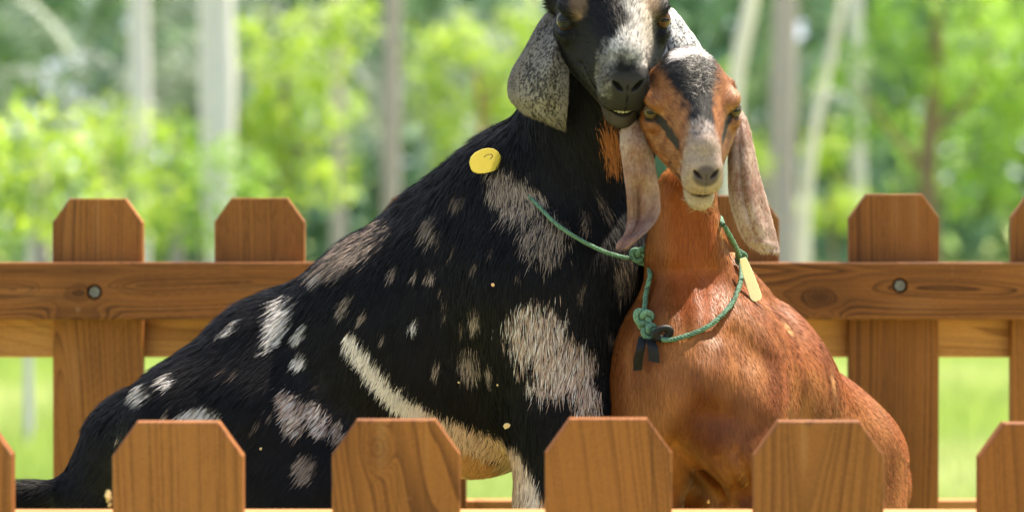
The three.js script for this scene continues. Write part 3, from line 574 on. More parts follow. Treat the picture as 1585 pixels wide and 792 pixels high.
function makeBrown() {
  const root = thing('goat', V(at(1150, 1484, 3.8).x, 0, -3.85), 'smaller russet brown goat with black blaze and long pinkish hanging ears', 'goat');
  const inv = new THREE.Matrix4().makeTranslation(-root.position.x, 0, -root.position.z);
  const bodyG = nets(brownBody, V(0.05, 0.0, -4.36), V(0.66, 1.08, -3.42), 0.006);
  const headG = nets(brownHead, V(-0.12, -0.11, -0.12), V(0.12, 0.10, 0.20), 0.0022).applyMatrix4(HN);
  const L = toLocal(HN), yN0 = at(0, 500, 3.65).y, yN1 = at(0, 330, 3.65).y, xn = at(1085, 0, 3.65).x;
  const coat = (x, y, z, nx, ny, nz, R) => {
    const k = R ? 0.78 + 0.44 * R() : 1, streak = fbm(x * 20 - y * 5, y * 8 + z * 3, z * 20), fine = noise(x * 70, y * 30, z * 70), low = fbm(x * 9, y * 9, z * 9 + 4);
    let c = mix3([0.115, 0.032, 0.0060], [0.285, 0.110, 0.031], clamp(0.1 + (streak - 0.42) * 1.9 + (fine - 0.5) * 0.35 + (low - 0.5) * 1.7));
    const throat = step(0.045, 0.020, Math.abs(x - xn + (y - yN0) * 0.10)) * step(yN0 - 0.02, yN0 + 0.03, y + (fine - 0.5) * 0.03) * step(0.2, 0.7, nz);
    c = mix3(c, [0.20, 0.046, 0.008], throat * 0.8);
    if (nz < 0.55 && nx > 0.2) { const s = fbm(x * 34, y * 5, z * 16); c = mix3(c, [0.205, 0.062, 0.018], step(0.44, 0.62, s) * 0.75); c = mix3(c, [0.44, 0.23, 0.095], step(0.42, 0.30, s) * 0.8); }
    return c.map((q) => q * k);
  };
  const headCol = (x, y, z, nx, ny, nz, R) => {
    const [hx, hy, hz] = L(x, y, z), ax = Math.abs(hx), k = R ? 0.55 + 0.9 * R() : 0.9, w = noise(hx * 150, hy * 150, hz * 150) - 0.5, w2 = noise(hx * 420, hy * 420, hz * 420) - 0.5;
    let c = mix3([0.115, 0.033, 0.0080], [0.235, 0.100, 0.040], clamp(0.30 + w * 1.2 + step(0.0, 0.03, hy) * 0.45));
    const halfW = lerp(0.038, 0.013, clamp((hz + 0.035) / 0.115));                                   // black blaze
    const blaze = step(halfW + 0.006, halfW - 0.006, ax + w * 0.012) * step(-0.005, 0.02, hy + w * 0.01) * step(0.104, 0.082, hz + w * 0.02);
    c = mix3(c, [0.007, 0.0065, 0.0065], clamp(blaze * 1.3));
    const poll = Math.min(Math.hypot((hx - 0.0145) / 0.0105, (hz + 0.036) / 0.013), Math.hypot((hx + 0.009) / 0.0115, (hz + 0.031) / 0.018));
    if (hy > 0.01) c = mix3(c, [0.66, 0.62, 0.60], step(1.12, 0.85, poll + w * 0.35));
    { // dark line from the eye's inner corner down the cheek
      const s = clamp(((ax - 0.046) * -0.016 + (hy - 0.004) * -0.008 + (hz - 0.036) * 0.052) / 0.003024), d = Math.hypot(ax - 0.046 + 0.016 * s, hy - 0.004 + 0.008 * s, hz - 0.036 - 0.052 * s);
      c = mix3(c, [0.010, 0.007, 0.0065], step(0.0088, 0.0058, d + w * 0.006));
    }
    const nose = step(0.078, 0.100, hz + w * 0.03) * step(-0.02, 0.002, hy + step(0.08, 0.12, hz) * 0.02); c = mix3(c, mix3([0.045, 0.037, 0.036], [0.27, 0.24, 0.235], clamp(0.45 + w2 * 2)), nose * step(0.024, 0.010, ax + w * 0.01) * 0.9);
    const muz = step(0.098, 0.122, hz + w * 0.03); c = mix3(c, mix3([0.27, 0.20, 0.165], [0.15, 0.108, 0.09], clamp(0.40 + w2 * 0.8)), muz * 0.92);
    if (hz > 0.118 && ax < 0.030) { const pad = step(1.1, 0.72, Math.hypot(hx / 0.0185, (hy + 0.016) / 0.0155)); c = mix3(c, [0.060, 0.044, 0.045], pad); }
    if (hy < -0.05 && hz > 0.055) c = mix3(c, mix3([0.30, 0.235, 0.185], [0.19, 0.14, 0.11], clamp(0.4 + w2 * 0.7)), step(-0.055, -0.066, hy) * 0.9);
    if (hz > 0.072) c = mix3(c, [0.035, 0.022, 0.022], step(0.0056, 0.0018, Math.abs(hy - mouthLine(ax, hz, 0))) * 0.95);
    const e = Math.hypot(ax - 0.0565, (hy - 0.006) * 1.3, hz - 0.022); c = mix3(c, [0.018, 0.012, 0.010], step(0.0172, 0.0148, e));
    return c.map((q) => q * k);
  };
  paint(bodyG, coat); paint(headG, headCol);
  const roan = (seed, rim) => (u, v, q, side) => {
    const a = noise(q.x * 520, q.y * 430, seed) * 0.55 + noise(q.x * 1000, q.y * 900, seed + 3) * 0.45, big = fbm(q.x * 45, q.y * 30, seed + 5), vein = step(0.10, 0.0, Math.abs(u - 0.5 - 0.06 * Math.sin(v * 7)) + (noise(v * 30, u * 6, seed) - 0.5) * 0.12);
    let c = mix3([0.32, 0.235, 0.195], [0.20, 0.125, 0.098], clamp(big * 1.5 - 0.25));
    c = mix3(c, [0.15, 0.060, 0.038], step(0.50, 0.68, a + (big - 0.5) * 0.35 + vein * 0.16 - step(0.75, 1, v) * 0.1) * 0.75);
    if (seed === 5) c = mix3(c, [0.17, 0.085, 0.062], clamp(step(0.1, 0.55, v) * 0.5 + (big - 0.5)));
    c = mix3(c, rim, step(0.10, 0.0, Math.min(u, 1 - u)) * 0.6);
    return c;
  };
  const e1 = earGeometry([
    [A(985, 182, 3.60), A(1000, 178, 3.60), 0.003], [A(966, 190, 3.59), A(1004, 196, 3.585), 0.010], [A(960, 215, 3.58), A(1009, 225, 3.57), 0.014], [A(965, 260, 3.575), A(1016, 265, 3.565), 0.006], [A(970, 305, 3.57), A(1022, 305, 3.56), -0.012],
    [A(971, 340, 3.57), A(1021, 332, 3.55), -0.018], [A(966, 362, 3.555), A(1008, 352, 3.545), -0.010], [A(954, 378, 3.54), A(990, 368, 3.54), -0.002], [A(954, 386, 3.535), A(970, 385, 3.535), 0]], 0.004, roan(5, [0.30, 0.18, 0.14]));
  const e2 = earGeometry([
    [A(1134, 172, 3.61), A(1145, 168, 3.615), 0.003], [A(1131, 190, 3.60), A(1156, 184, 3.61), 0.008], [A(1128, 225, 3.59), A(1166, 222, 3.60), 0.014], [A(1127, 265, 3.58), A(1175, 265, 3.595), 0.018], [A(1129, 305, 3.575), A(1187, 308, 3.59), 0.02],
    [A(1138, 340, 3.57), A(1198, 348, 3.585), 0.018], [A(1150, 368, 3.57), A(1205, 378, 3.58), 0.012], [A(1168, 386, 3.57), A(1206, 389, 3.575), 0.004], [A(1182, 391, 3.57), A(1200, 392, 3.572), 0]], 0.004, roan(9, [0.36, 0.28, 0.24]), 88, 170, 0.004);
  const all = mergeGeometries([bodyG, headG, e1, e2]).applyMatrix4(inv);
  mesh('body', all, M.skin, root);
  const bh = hairGeometry(bodyG, 300000, 31, (x, y, z, nx, ny, nz, R) => {
    if (y < 0.3 || nz < -0.6) return null;
    const rearward = step(at(1130, 0, 3.75).x, at(1230, 0, 3.9).x, x), cl = noise(x * 60, y * 40, z * 60);
    return { len: 0.0085, dir: [lerp(0, 0.45, rearward) + (cl - 0.5) * 0.5, -1, lerp(0, -0.3, rearward)], lift: 0.12, width: 0.00038, jitter: 0.3, twist: 0.45 };
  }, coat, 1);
  const zc = V().setFromMatrixColumn(HN, 2).normalize();
  const hh = hairGeometry(headG, 560000, 32, (x, y, z, nx, ny, nz, R) => { const [hx, hy, hz] = L(x, y, z); if ((hz > 0.128 && hy > -0.034 && hy < 0 && Math.abs(hx) < 0.018) || nz < -0.4) return null; const e = Math.hypot(Math.abs(hx) - 0.0565, (hy - 0.006) * 1.3, hz - 0.022); if (e < 0.0165 || (hz > 0.066 && Math.abs(hy - mouthLine(Math.abs(hx), hz, 0)) < 0.003)) return null; const top = step(0.03, 0.055, hy), beard = hy < -0.068 && hz > 0.07 && R() < 0.12 ? 0.014 : 0; return { len: 0.0075 + top * 0.004 - step(0.08, 0.12, hz) * 0.004 + beard, dir: [-zc.x + hx * 4, -zc.y - 0.4 * step(0.02, -0.03, hy) + top * -0.6, -zc.z + top * 0.8], lift: 0.25, width: 0.00034, jitter: 0.4, twist: 0.5 }; }, headCol, 1);
  mesh('coat', mergeGeometries([bh, hh, fuzz(e1, 53), fuzz(e2, 54)]).applyMatrix4(inv), M.sleek, root).userData.kind = 'stuff';
  for (const s of [-1, 1]) eye(root, inv.clone().multiply(HN), s, [0.085, 0.058, 0.026]);
  return root;
}
const brownGoat = makeBrown();
// ------------------------------------------------------------------ rope collars with tags
const ropeTex = (() => { const W = 64, d = new Uint8Array(W * W * 4); for (let j = 0; j < W; j++) for (let i = 0; i < W; i++) { const v = 150 + 90 * noise(i / 3, j / 3, 4) + 30 * (hash3(i, j, 9) - 0.5) - (noise(i / 9, j / 9, 8) > 0.68 ? 55 : 0), q = (j * W + i) * 4; d[q] = clamp(v, 0, 255); d[q + 1] = clamp(v * 0.99, 0, 255); d[q + 2] = clamp(v * 0.95, 0, 255); d[q + 3] = 255; } const x = new THREE.DataTexture(d, W, W); x.colorSpace = THREE.SRGBColorSpace; x.wrapS = x.wrapT = THREE.MirroredRepeatWrapping; x.magFilter = THREE.LinearFilter; x.repeat.set(9, 1); x.needsUpdate = true; return x; })();
const ropeMat = new THREE.MeshStandardMaterial({ map: ropeTex, color: lin(0.105, 0.235, 0.16), roughness: 0.85 });
const ropeMat2 = new THREE.MeshStandardMaterial({ map: ropeTex, color: lin(0.16, 0.33, 0.23), roughness: 0.85 });
function twisted(points, r, closed) {                                   // three laid strands
  const c = new THREE.CatmullRomCurve3(points, closed), len = c.getLength(), n = Math.ceil(len / 0.0035), fr = c.computeFrenetFrames(n, closed), out = [];
  for (let s = 0; s < 3; s++) {
    const pts = [];
    for (let i = 0; i <= n; i++) { const a = (i / n) * len / 0.013 * 6.283 + s * 2.094, q = c.getPointAt(i / n); pts.push(q.addScaledVector(fr.normals[Math.min(i, n)], Math.cos(a) * r * 0.5).addScaledVector(fr.binormals[Math.min(i, n)], Math.sin(a) * r * 0.5)); }
    out.push(new THREE.TubeGeometry(new THREE.CatmullRomCurve3(pts), n, r * 0.58, 6, false));
  }
  return mergeGeometries(out);
}
function strip(points, w, t, across) {                                   // a bent flat strip of some thickness
  const c = new THREE.CatmullRomCurve3(points), n = 14, pos = [], idx = [], nv = V(0, 0, 1);
  for (let i = 0; i <= n; i++) { const q = c.getPoint(i / n), k = w * (0.9 + 0.2 * noise(i * 0.5, w * 900, 1)); for (const [a, b] of [[-1, 1], [1, 1], [1, -1], [-1, -1]]) { const p = q.clone().addScaledVector(across, a * k / 2).addScaledVector(nv, b * t / 2); pos.push(p.x, p.y, p.z); } }
  for (let i = 0; i < n; i++) for (let k = 0; k < 4; k++) { const a = i * 4 + k, b = i * 4 + (k + 1) % 4; idx.push(a, b, a + 4, b, b + 4, a + 4); }
  idx.push(0, 1, 2, 0, 2, 3); const e = n * 4; idx.push(e, e + 2, e + 1, e, e + 3, e + 2);
  const g = new THREE.BufferGeometry(); g.setAttribute('position', new THREE.Float32BufferAttribute(pos, 3)); g.setIndex(idx); g.computeVertexNormals(); return g.toNonIndexed();
}
const knotG = new THREE.TorusKnotGeometry(0.0075, 0.0036, 90, 8, 2, 3).scale(1, 1.25, 0.8);
{ // the brown goat's collar
  const base = at(1085, 470, 3.68), root = thing('rope_collar', base, 'green rope collar knotted with black tape on the brown goat, cream tag at its side', 'collar', 'rope collars'), rel = (p) => p.clone().sub(base);
  const S = (x, y, o = 0.006) => onSurface(brownBody, x, y, o), front = [[1120, 348], [1134, 372], [1146, 402], [1146, 438], [1130, 474], [1098, 504], [1062, 520], [1030, 526], [1008, 512], [999, 488], [1000, 455], [1006, 428]].map(([x, y]) => S(x, y));
  const loop = [...front, at(1004, 392, 3.72), at(1030, 352, 3.765), at(1075, 332, 3.775), at(1108, 335, 3.74)];
  mesh('rope', twisted(loop.map(rel), 0.0035, true), ropeMat, root);
  const k1 = mesh('knot', knotG, ropeMat2, root); k1.position.copy(rel(S(997, 494, 0.009))); k1.rotation.set(0.3, 0.2, 0.5); k1.scale.setScalar(0.95);
  const k2 = mesh('knot', knotG, ropeMat, root); k2.position.copy(rel(S(1008, 514, 0.008))); k2.rotation.set(0.1, 0.5, 1.4); k2.scale.setScalar(0.8);
  const k3 = mesh('knot', knotG, ropeMat, root); k3.position.copy(rel(S(1147, 398, 0.009))); k3.scale.setScalar(0.62);
  const tape = new THREE.MeshPhysicalMaterial({ color: lin(0.006, 0.006, 0.0065), roughness: 0.6, specularIntensity: 0.4 });
  const T = (x, y, o) => rel(S(x, y, o)), ax = V(1, 0.12, 0);
  mesh('tape', strip([T(996, 520, 0.010), T(992, 538, 0.014), T(988, 556, 0.012), T(987, 573, 0.008)], 0.0115, 0.002, ax), tape, root);
  mesh('tape', strip([T(1006, 524, 0.010), T(1011, 538, 0.013), T(1013, 560, 0.009)], 0.013, 0.002, V(1, -0.2, 0)), tape, root);
  const band = mesh('tape', new THREE.TorusGeometry(0.0066, 0.0042, 10, 24).scale(1.35, 1, 1), tape, root); band.position.copy(T(1026, 516, 0.008)); band.rotation.set(0.3, 0.2, 0.3);
  const sh = new THREE.Shape(), W = 0.0070, L = 0.056; sh.moveTo(-W * 0.5, 0); sh.lineTo(W * 0.5, 0); sh.quadraticCurveTo(W, -L * 0.3, W * 1.05, -L * 0.9); sh.quadraticCurveTo(W, -L, 0, -L); sh.quadraticCurveTo(-W, -L, -W * 0.95, -L * 0.85); sh.quadraticCurveTo(-W * 0.9, -L * 0.3, -W * 0.5, 0);
  const tg = new THREE.ExtrudeGeometry(sh, { depth: 0.0016, bevelEnabled: true, bevelSize: 0.0006, bevelThickness: 0.0006, bevelSegments: 2 });
  const tagM = mesh('tag', tg, new THREE.MeshPhysicalMaterial({ color: lin(0.86, 0.74, 0.42), roughness: 0.45 }), root); tagM.position.copy(rel(S(1150, 400, 0.016))); tagM.rotation.set(-0.10, 0.1, 0.32);
}
{ // the black goat's collar
  const base = at(880, 340, 3.75), root = thing('rope_collar', base, 'thin green rope collar with round yellow tag on the black goat', 'collar', 'rope collars'), rel = (p) => p.clone().sub(base);
  const S = (x, y, o) => onSurface(blackBody, x, y, o);
  const front = [S(765, 252, -0.006), S(795, 285, -0.006), S(824, 309, 0.002), S(862, 347, 0.015), S(900, 372, 0.016), S(940, 391, 0.016), S(978, 400, 0.015), S(996, 397, 0.012)];
  mesh('rope', twisted([...front, at(1012, 370, 3.84), at(1000, 280, 3.90), at(930, 210, 3.94), at(830, 205, 3.96), at(768, 228, 3.90)].map(rel), 0.0029, true), ropeMat, root);
  const k1 = mesh('knot', knotG, ropeMat, root); k1.position.copy(rel(S(992, 396, 0.020))); k1.scale.setScalar(0.9); k1.rotation.set(0.4, 0.2, 0.9);
  const k2 = mesh('rope_end', new THREE.TubeGeometry(new THREE.CatmullRomCurve3([S(992, 396, 0.020), S(1000, 380, 0.026), S(1006, 402, 0.018), S(1004, 425, 0.012)].map(rel)), 24, 0.0028, 8), ropeMat, root);
  const W = 128, cv = document.createElement('canvas'); cv.width = W; cv.height = W; const c = cv.getContext('2d');
  c.fillStyle = '#b8a436'; c.fillRect(0, 0, W, W); c.strokeStyle = 'rgba(120,100,30,0.35)'; for (let i = 0; i < 26; i++) { c.lineWidth = 0.6; c.beginPath(); c.moveTo((i * 53) % 128, (i * 29) % 128); c.lineTo((i * 53) % 128 + 18, (i * 29) % 128 + ((i * 7) % 11) - 5); c.stroke(); }
  c.strokeStyle = '#5d4d1a'; c.lineWidth = 4; c.beginPath(); c.moveTo(62, 46); c.quadraticCurveTo(74, 34, 90, 42); c.quadraticCurveTo(98, 54, 80, 62); c.stroke();
  const tex = new THREE.CanvasTexture(cv); tex.colorSpace = THREE.SRGBColorSpace;
  const sh = new THREE.Shape(), a = 0.0235, b = 0.0152; const P = [[-1, -0.42], [-0.93, -0.62], [-0.7, -0.84], [-0.3, -0.97], [0.1, -1], [0.5, -0.93], [0.8, -0.7], [0.96, -0.35], [1, 0.05], [0.93, 0.45], [0.72, 0.78], [0.4, 0.96], [0, 1], [-0.45, 0.88], [-0.8, 0.6], [-0.97, 0.25], [-1, 0]];
  P.forEach(([x, y], i) => sh[i ? 'lineTo' : 'moveTo'](x * a, y * b)); sh.closePath();
  const g = new THREE.ExtrudeGeometry(sh, { depth: 0.0010, bevelEnabled: true, bevelSize: 0.0005, bevelThickness: 0.0004, bevelSegments: 2 }), p = g.attributes.position, uv = g.attributes.uv;
  for (let i = 0; i < p.count; i++) uv.setXY(i, p.getX(i) / (2.3 * a) + 0.5, p.getY(i) / (2.3 * b) + 0.5);
  const m = mesh('tag', g, new THREE.MeshPhysicalMaterial({ map: tex, roughness: 0.55 }), root); m.position.copy(rel(S(751, 249, 0.017))); m.rotation.set(-0.25, 0.5, 0.36);
}
// ------------------------------------------------------------------ bits of feed stuck in the coats, and the step the forefeet stand on
{
  const fm = [lin(0.60, 0.34, 0.20), lin(0.62, 0.45, 0.22), lin(0.55, 0.28, 0.12)].map((c) => new THREE.MeshStandardMaterial({ color: c, roughness: 0.8 }));
  const flake = (seed, s) => { const R = rng(seed), sh = new THREE.Shape(), n = 7; for (let i = 0; i < n; i++) { const a = i / n * 6.283, r = s * (0.45 + 0.65 * R()); sh[i ? 'lineTo' : 'moveTo'](Math.cos(a) * r, Math.sin(a) * r); } sh.closePath(); const g = new THREE.ExtrudeGeometry(sh, { depth: s * 0.3, bevelEnabled: true, bevelSize: s * 0.1, bevelThickness: s * 0.1, bevelSegments: 1 }); return g; };
  const bits = [[763, 440, 0.0042, 0, 'small reddish feed flake caught on the black goat\'s side above the large patch'], [785, 659, 0.0075, 1, 'largest pale feed flake on the black goat above the belly stripe'], [710, 592, 0.0028, 1, 'tiny feed crumb on the black goat\'s belly, left of its pair'], [770, 596, 0.0030, 1, 'tiny feed crumb on the black goat\'s belly, right of its pair'], [403, 694, 0.0032, 1, 'tiny feed crumb on the black goat\'s thigh between the two left pickets'], [1096, 776, 0.0062, 2, 'tan feed flake hanging at the brown goat\'s forearm']];
  bits.forEach(([px, py, s, k, label], i) => { const q = onSurface(i < 5 ? blackBody : brownBody, px, py, i < 5 ? 0.013 : 0.007), m = mesh(numbered('feed_flake'), flake(60 + i, s * 0.62), fm[k], scene); m.position.copy(q); m.rotation.set(0.3, 0.2 * i, i * 1.3); tag(m, label, 'feed flake', 'feed crumbs stuck in the coats'); });
  const q = at(165, 772, FRONT_D + 0.02);
  for (let i = 0; i < 3; i++) { const m = mesh(numbered('wood_chip'), flake(80 + i, 0.0045 - i * 0.0008), fm[1], scene); m.position.set(q.x - 0.0015 + i * 0.001, q.y + 0.004 - i * 0.006, q.z - 0.012 - 0.002 * i); m.rotation.set(0.5 * i, 1, i); tag(m, ['pale straw chip on the left edge of the second foreground picket, top one', 'pale straw chip on the left edge of the second foreground picket, middle one', 'pale straw chip on the left edge of the second foreground picket, lowest one'][i], 'straw chip', 'straw chips at the fence'); }
}
{
  const top = Math.min(at(915, 1170, 3.70).y, at(1150, 1215, 3.58).y, at(1015, 1200, 3.62).y, at(990, 1120, 3.91).y) - 0.022, x0 = 0.02, x1 = 0.50;
  const root = thing('wooden_step', V(0.26, 0, -3.74), 'low plank step under the goats\' forefeet, hidden behind the foreground fence', 'step');
  const mat = woodMaterial(650, 0.1, 0.5, 96, 384);
  for (let i = 0; i < 4; i++) { const p = rail(root, 'plank', x0 - 0.26 - 0.05, x1 - 0.26, 0, 0.11, 0, 0.03, mat); p.rotation.x = -Math.PI / 2; p.position.set((x0 + x1 - 0.05) / 2 - 0.26, top - 0.015, 0.19 - i * 0.113); }
  for (const x of [-0.22, 0.18]) { const s = mesh('support', new RoundedBoxGeometry(0.045, top - 0.031, 0.42, 2, 0.003), mat, root); s.position.set(x, (top - 0.031) / 2, 0.02); }
}
// ------------------------------------------------------------------ trees and palms behind the pen
const leafG = (() => {                                                  // a folded pointed leaf, 1 long, along +y
  const p = [0, 0, 0, -0.22, 0.4, 0.06, 0, 0.45, -0.02, 0.22, 0.4, 0.06, 0, 1, 0.10], i = [0, 2, 1, 0, 3, 2, 1, 2, 4, 2, 3, 4], g = new THREE.BufferGeometry();
  g.setAttribute('position', new THREE.Float32BufferAttribute(p, 3)); g.setIndex(i); g.computeVertexNormals(); return g;
})();
M.leaf = new THREE.MeshPhysicalMaterial({ vertexColors: true, roughness: 0.9, transmission: 0.58, specularIntensity: 0.5 });
function barkMaterial(seed, a, b) {
  const W = 64, H = 256, d = new Uint8Array(W * H * 4);
  for (let j = 0; j < H; j++) for (let i = 0; i < W; i++) { const t = clamp(fbm(i / 7, j / 22, seed) * 0.8 + noise(i / 2, j / 3, seed + 4) * 0.35 + (j % 21 < 2 ? 0.18 : 0) - 0.1), c = mix3(a, b, t), q = (j * W + i) * 4; for (let k = 0; k < 3; k++) d[q + k] = clamp(toS(c[k]), 0, 255); d[q + 3] = 255; }
  const t = new THREE.DataTexture(d, W, H); t.colorSpace = THREE.SRGBColorSpace; t.wrapS = t.wrapT = THREE.MirroredRepeatWrapping; t.magFilter = THREE.LinearFilter; t.needsUpdate = true;
  return new THREE.MeshStandardMaterial({ map: t, roughness: 0.85 });
}
M.palmBark = barkMaterial(3, [0.55, 0.54, 0.55], [0.36, 0.355, 0.37]);
M.greyBark = barkMaterial(8, [0.34, 0.30, 0.30], [0.19, 0.165, 0.17]);
M.paleBark = barkMaterial(13, [0.72, 0.69, 0.64], [0.38, 0.34, 0.30]);
M.brownBark = barkMaterial(17, [0.22, 0.15, 0.10], [0.10, 0.07, 0.05]);
function limb(points, r0, r1, seg = 10) {                               // tapering round limb along points
  const c = new THREE.CatmullRomCurve3(points), n = Math.max(6, points.length * 5), g = new THREE.TubeGeometry(c, n, 1, seg, false), p = g.attributes.position;
  for (let i = 0; i <= n; i++) { const q = c.getPointAt(i / n), r = lerp(r0, r1, i / n) * (0.94 + 0.12 * noise(i * 0.7, q.x, q.z)); for (let j = 0; j <= seg; j++) { const k = i * (seg + 1) + j; p.setXYZ(k, q.x + (p.getX(k) - q.x) * r, q.y + (p.getY(k) - q.y) * r, q.z + (p.getZ(k) - q.z) * r); } }
  g.computeVertexNormals(); return g;
}
// lobes: [centre (world), rx, ry, rz]; trunk: list of limbs [[points], r0, r1]
function tree(name, base, limbs, bark, lobes, o, label, group) {
  const root = thing(name, base, label, 'tree', group), R = rng(o.seed), rel = (p) => p.clone().sub(base);
  limbs.forEach((l, i) => mesh(i ? 'limb' : 'trunk', limb(l[0].map(rel), l[1], l[2]), bark, root));
  const pos = [], nor = [], col = [], lp = leafG.attributes.position, ln = leafG.attributes.normal, li = leafG.index.array, q = new THREE.Quaternion(), m4 = new THREE.Matrix4(), e = new THREE.Euler(), v = V(), idx = [];
  for (const [c, rx, ry, rz] of lobes) {
    const vol = rx * ry * rz, n = Math.round(o.density * Math.pow(vol, 0.75));
    const clumps = []; for (let i = 0; i < 26; i++) { const u = R() * 2 - 1, a = R() * 6.283, rr = Math.pow(R(), 0.45), s = Math.sqrt(1 - u * u); clumps.push([s * Math.cos(a) * rr, u * rr, s * Math.sin(a) * rr, 0.7 + 0.6 * R()]); }
    for (let i = 0; i < n; i++) {
      const k = clumps[Math.floor(R() * clumps.length)], s = 0.24;
      const g = () => (R() + R() + R() - 1.5) * 1.3 * s, x = c.x + (k[0] + g()) * rx, y = c.y + (k[1] + g()) * ry, z = c.z + (k[2] + g()) * rz;
      const size = o.leaf * (0.6 + 0.8 * R());
      q.setFromEuler(e.set((R() - 0.5) * 2.4 + 1.2, R() * 6.283, (R() - 0.5) * 1.6, 'YXZ'));
      m4.compose(V(x, y, z).sub(base), q, V(size, size, size));
      const cc = mix3(o.c1, o.c2, clamp(R() * 0.6 + (k[3] - 0.7) * 0.6)), b0 = pos.length / 3;
      for (let a = 0; a < lp.count; a++) { v.fromBufferAttribute(lp, a).applyMatrix4(m4); pos.push(v.x, v.y, v.z); v.fromBufferAttribute(ln, a).applyQuaternion(q); nor.push(v.x, v.y, v.z); col.push(...cc); }
      for (const a of li) idx.push(b0 + a);
    }
  }
  const g = new THREE.BufferGeometry(); g.setAttribute('position', new THREE.Float32BufferAttribute(pos, 3)); g.setAttribute('normal', new THREE.Float32BufferAttribute(nor, 3)); g.setAttribute('color', new THREE.Float32BufferAttribute(col, 3)); g.setIndex(idx);
  mesh('crown', g, M.leaf, root);
  return root;
}
const lobe = (px, py, d, rx, ry) => [at(px, py, d), rx / FPX * d, ry / FPX * d, (rx + ry) / 2 / FPX * d];
const foot = (px, d) => { const p = at(px, 400, d); return V(p.x, 0, p.z); };
const YG = [0.42, 0.52, 0.022], G1 = [0.24, 0.42, 0.028], G2 = [0.20, 0.40, 0.03], HAZE_G = [0.22, 0.36, 0.25];  // the last green is paled so the leaf colour itself carries aerial haze
const young = 'young trees and shrubs behind the rear fence';
tree('young_tree', foot(43, 11.4), [[[foot(43, 11.4), at(43, 500, 11.4), at(48, 330, 11.4), at(60, 240, 11.4)], 0.021, 0.010], [[at(46, 380, 11.4), at(90, 300, 11.5)], 0.009, 0.004]], M.palmBark,
  [lobe(50, 250, 11.4, 95, 90), lobe(30, 340, 11.3, 80, 60), lobe(120, 330, 11.5, 70, 65), lobe(-70, 260, 11.6, 80, 120)], { seed: 1, leaf: 0.051, density: 10400, c1: YG, c2: G1 }, 'leafy young tree on a thin pale stem at the far left', young);
tree('young_tree', foot(190, 18.90), [[[foot(190, 18.90), at(192, 480, 18.90), at(196, 300, 18.90)], 0.033, 0.015]], M.brownBark,
  [lobe(185, 235, 18.90, 85, 85), lobe(215, 320, 18.75, 90, 75), lobe(150, 190, 19.20, 50, 40)], { seed: 2, leaf: 0.076, density: 4176, c1: YG, c2: G1 }, 'bright green young tree right of the leftmost one, low against the fence', young);
tree('young_tree', foot(320, 19.43), [[[foot(320, 19.43), at(318, 480, 19.43), at(312, 320, 19.43)], 0.032, 0.014]], M.brownBark,
  [lobe(300, 260, 19.43, 70, 70), lobe(350, 310, 19.43, 80, 90), lobe(280, 350, 19.14, 70, 50)], { seed: 3, leaf: 0.079, density: 4506, c1: G1, c2: [0.15, 0.28, 0.02] }, 'young green tree in front of the thickest pale palm trunk', young);
tree('young_tree', foot(440, 21.70), [[[foot(440, 21.70), at(442, 450, 21.70), at(446, 250, 21.70), at(440, 120, 21.70)], 0.049, 0.017], [[at(445, 260, 21.70), at(500, 180, 21.84)], 0.020, 0.008]], M.brownBark,
  [lobe(535, 50, 21.70, 50, 60), lobe(420, 70, 21.70, 65, 75), lobe(500, 130, 21.98, 75, 85), lobe(430, 190, 21.56, 70, 75), lobe(480, 270, 21.42, 75, 60), lobe(410, 330, 21.28, 55, 60)], { seed: 4, leaf: 0.081, density: 4878, c1: YG, c2: G1 }, 'tall bright green tree behind the second picket, left of the black goat', young);
tree('young_tree', foot(745, 22.10), [[[foot(745, 22.10), at(742, 400, 22.10), at(748, 200, 22.10), at(738, 110, 22.10)], 0.065, 0.021], [[at(745, 210, 22.10), at(770, 120, 22.10)], 0.026, 0.010]], barkMaterial(31, [0.42, 0.22, 0.12], [0.25, 0.12, 0.07]),
  [lobe(655, 110, 22.10, 36, 60), lobe(710, 65, 22.10, 60, 45), lobe(770, 120, 22.10, 60, 70), lobe(690, 175, 22.10, 45, 60), lobe(800, 40, 22.10, 40, 40), lobe(720, 260, 22.10, 60, 40)], { seed: 5, leaf: 0.075, density: 5762, c1: YG, c2: G1 }, 'yellowish green tree just left of the black goat\'s head', young);
tree('leafy_tree', foot(1440, 25.50), [[[foot(1440, 25.50), at(1442, 420, 25.50), at(1436, 260, 25.50), at(1450, 100, 25.50), at(1445, -80, 25.50)], 0.105, 0.045], [[at(1438, 270, 25.50), at(1370, 190, 25.20), at(1330, 130, 25.20)], 0.045, 0.015], [[at(1442, 210, 25.50), at(1510, 140, 25.50), at(1550, 60, 25.50)], 0.045, 0.015]], M.brownBark,
  [lobe(1310, 110, 25.20, 55, 55), lobe(1400, 50, 25.50, 80, 80), lobe(1500, 70, 25.20, 90, 90), lobe(1560, 190, 25.50, 80, 90), lobe(1440, 190, 25.80, 90, 70), lobe(1340, 200, 25.50, 55, 45), lobe(1530, 290, 25.35, 70, 60), lobe(1430, 290, 25.65, 55, 30), lobe(1600, 60, 25.50, 90, 120), lobe(1450, -90, 25.80, 170, 90)],
  { seed: 6, leaf: 0.092, density: 2786, c1: [0.33, 0.50, 0.022], c2: G2 }, 'broad leafy green tree filling the upper right corner', young);
tree('young_tree', foot(1112, 19), [[[foot(1112, 19), at(1114, 420, 19), at(1110, 180, 19)], 0.04, 0.015]], M.brownBark, [lobe(1105, 130, 19, 36, 45), lobe(1110, 230, 19, 30, 40), lobe(1165, 260, 19, 30, 50)], { seed: 7, leaf: 0.058, density: 12000, c1: YG, c2: G1 }, 'small green tree directly behind the brown goat\'s head', young);
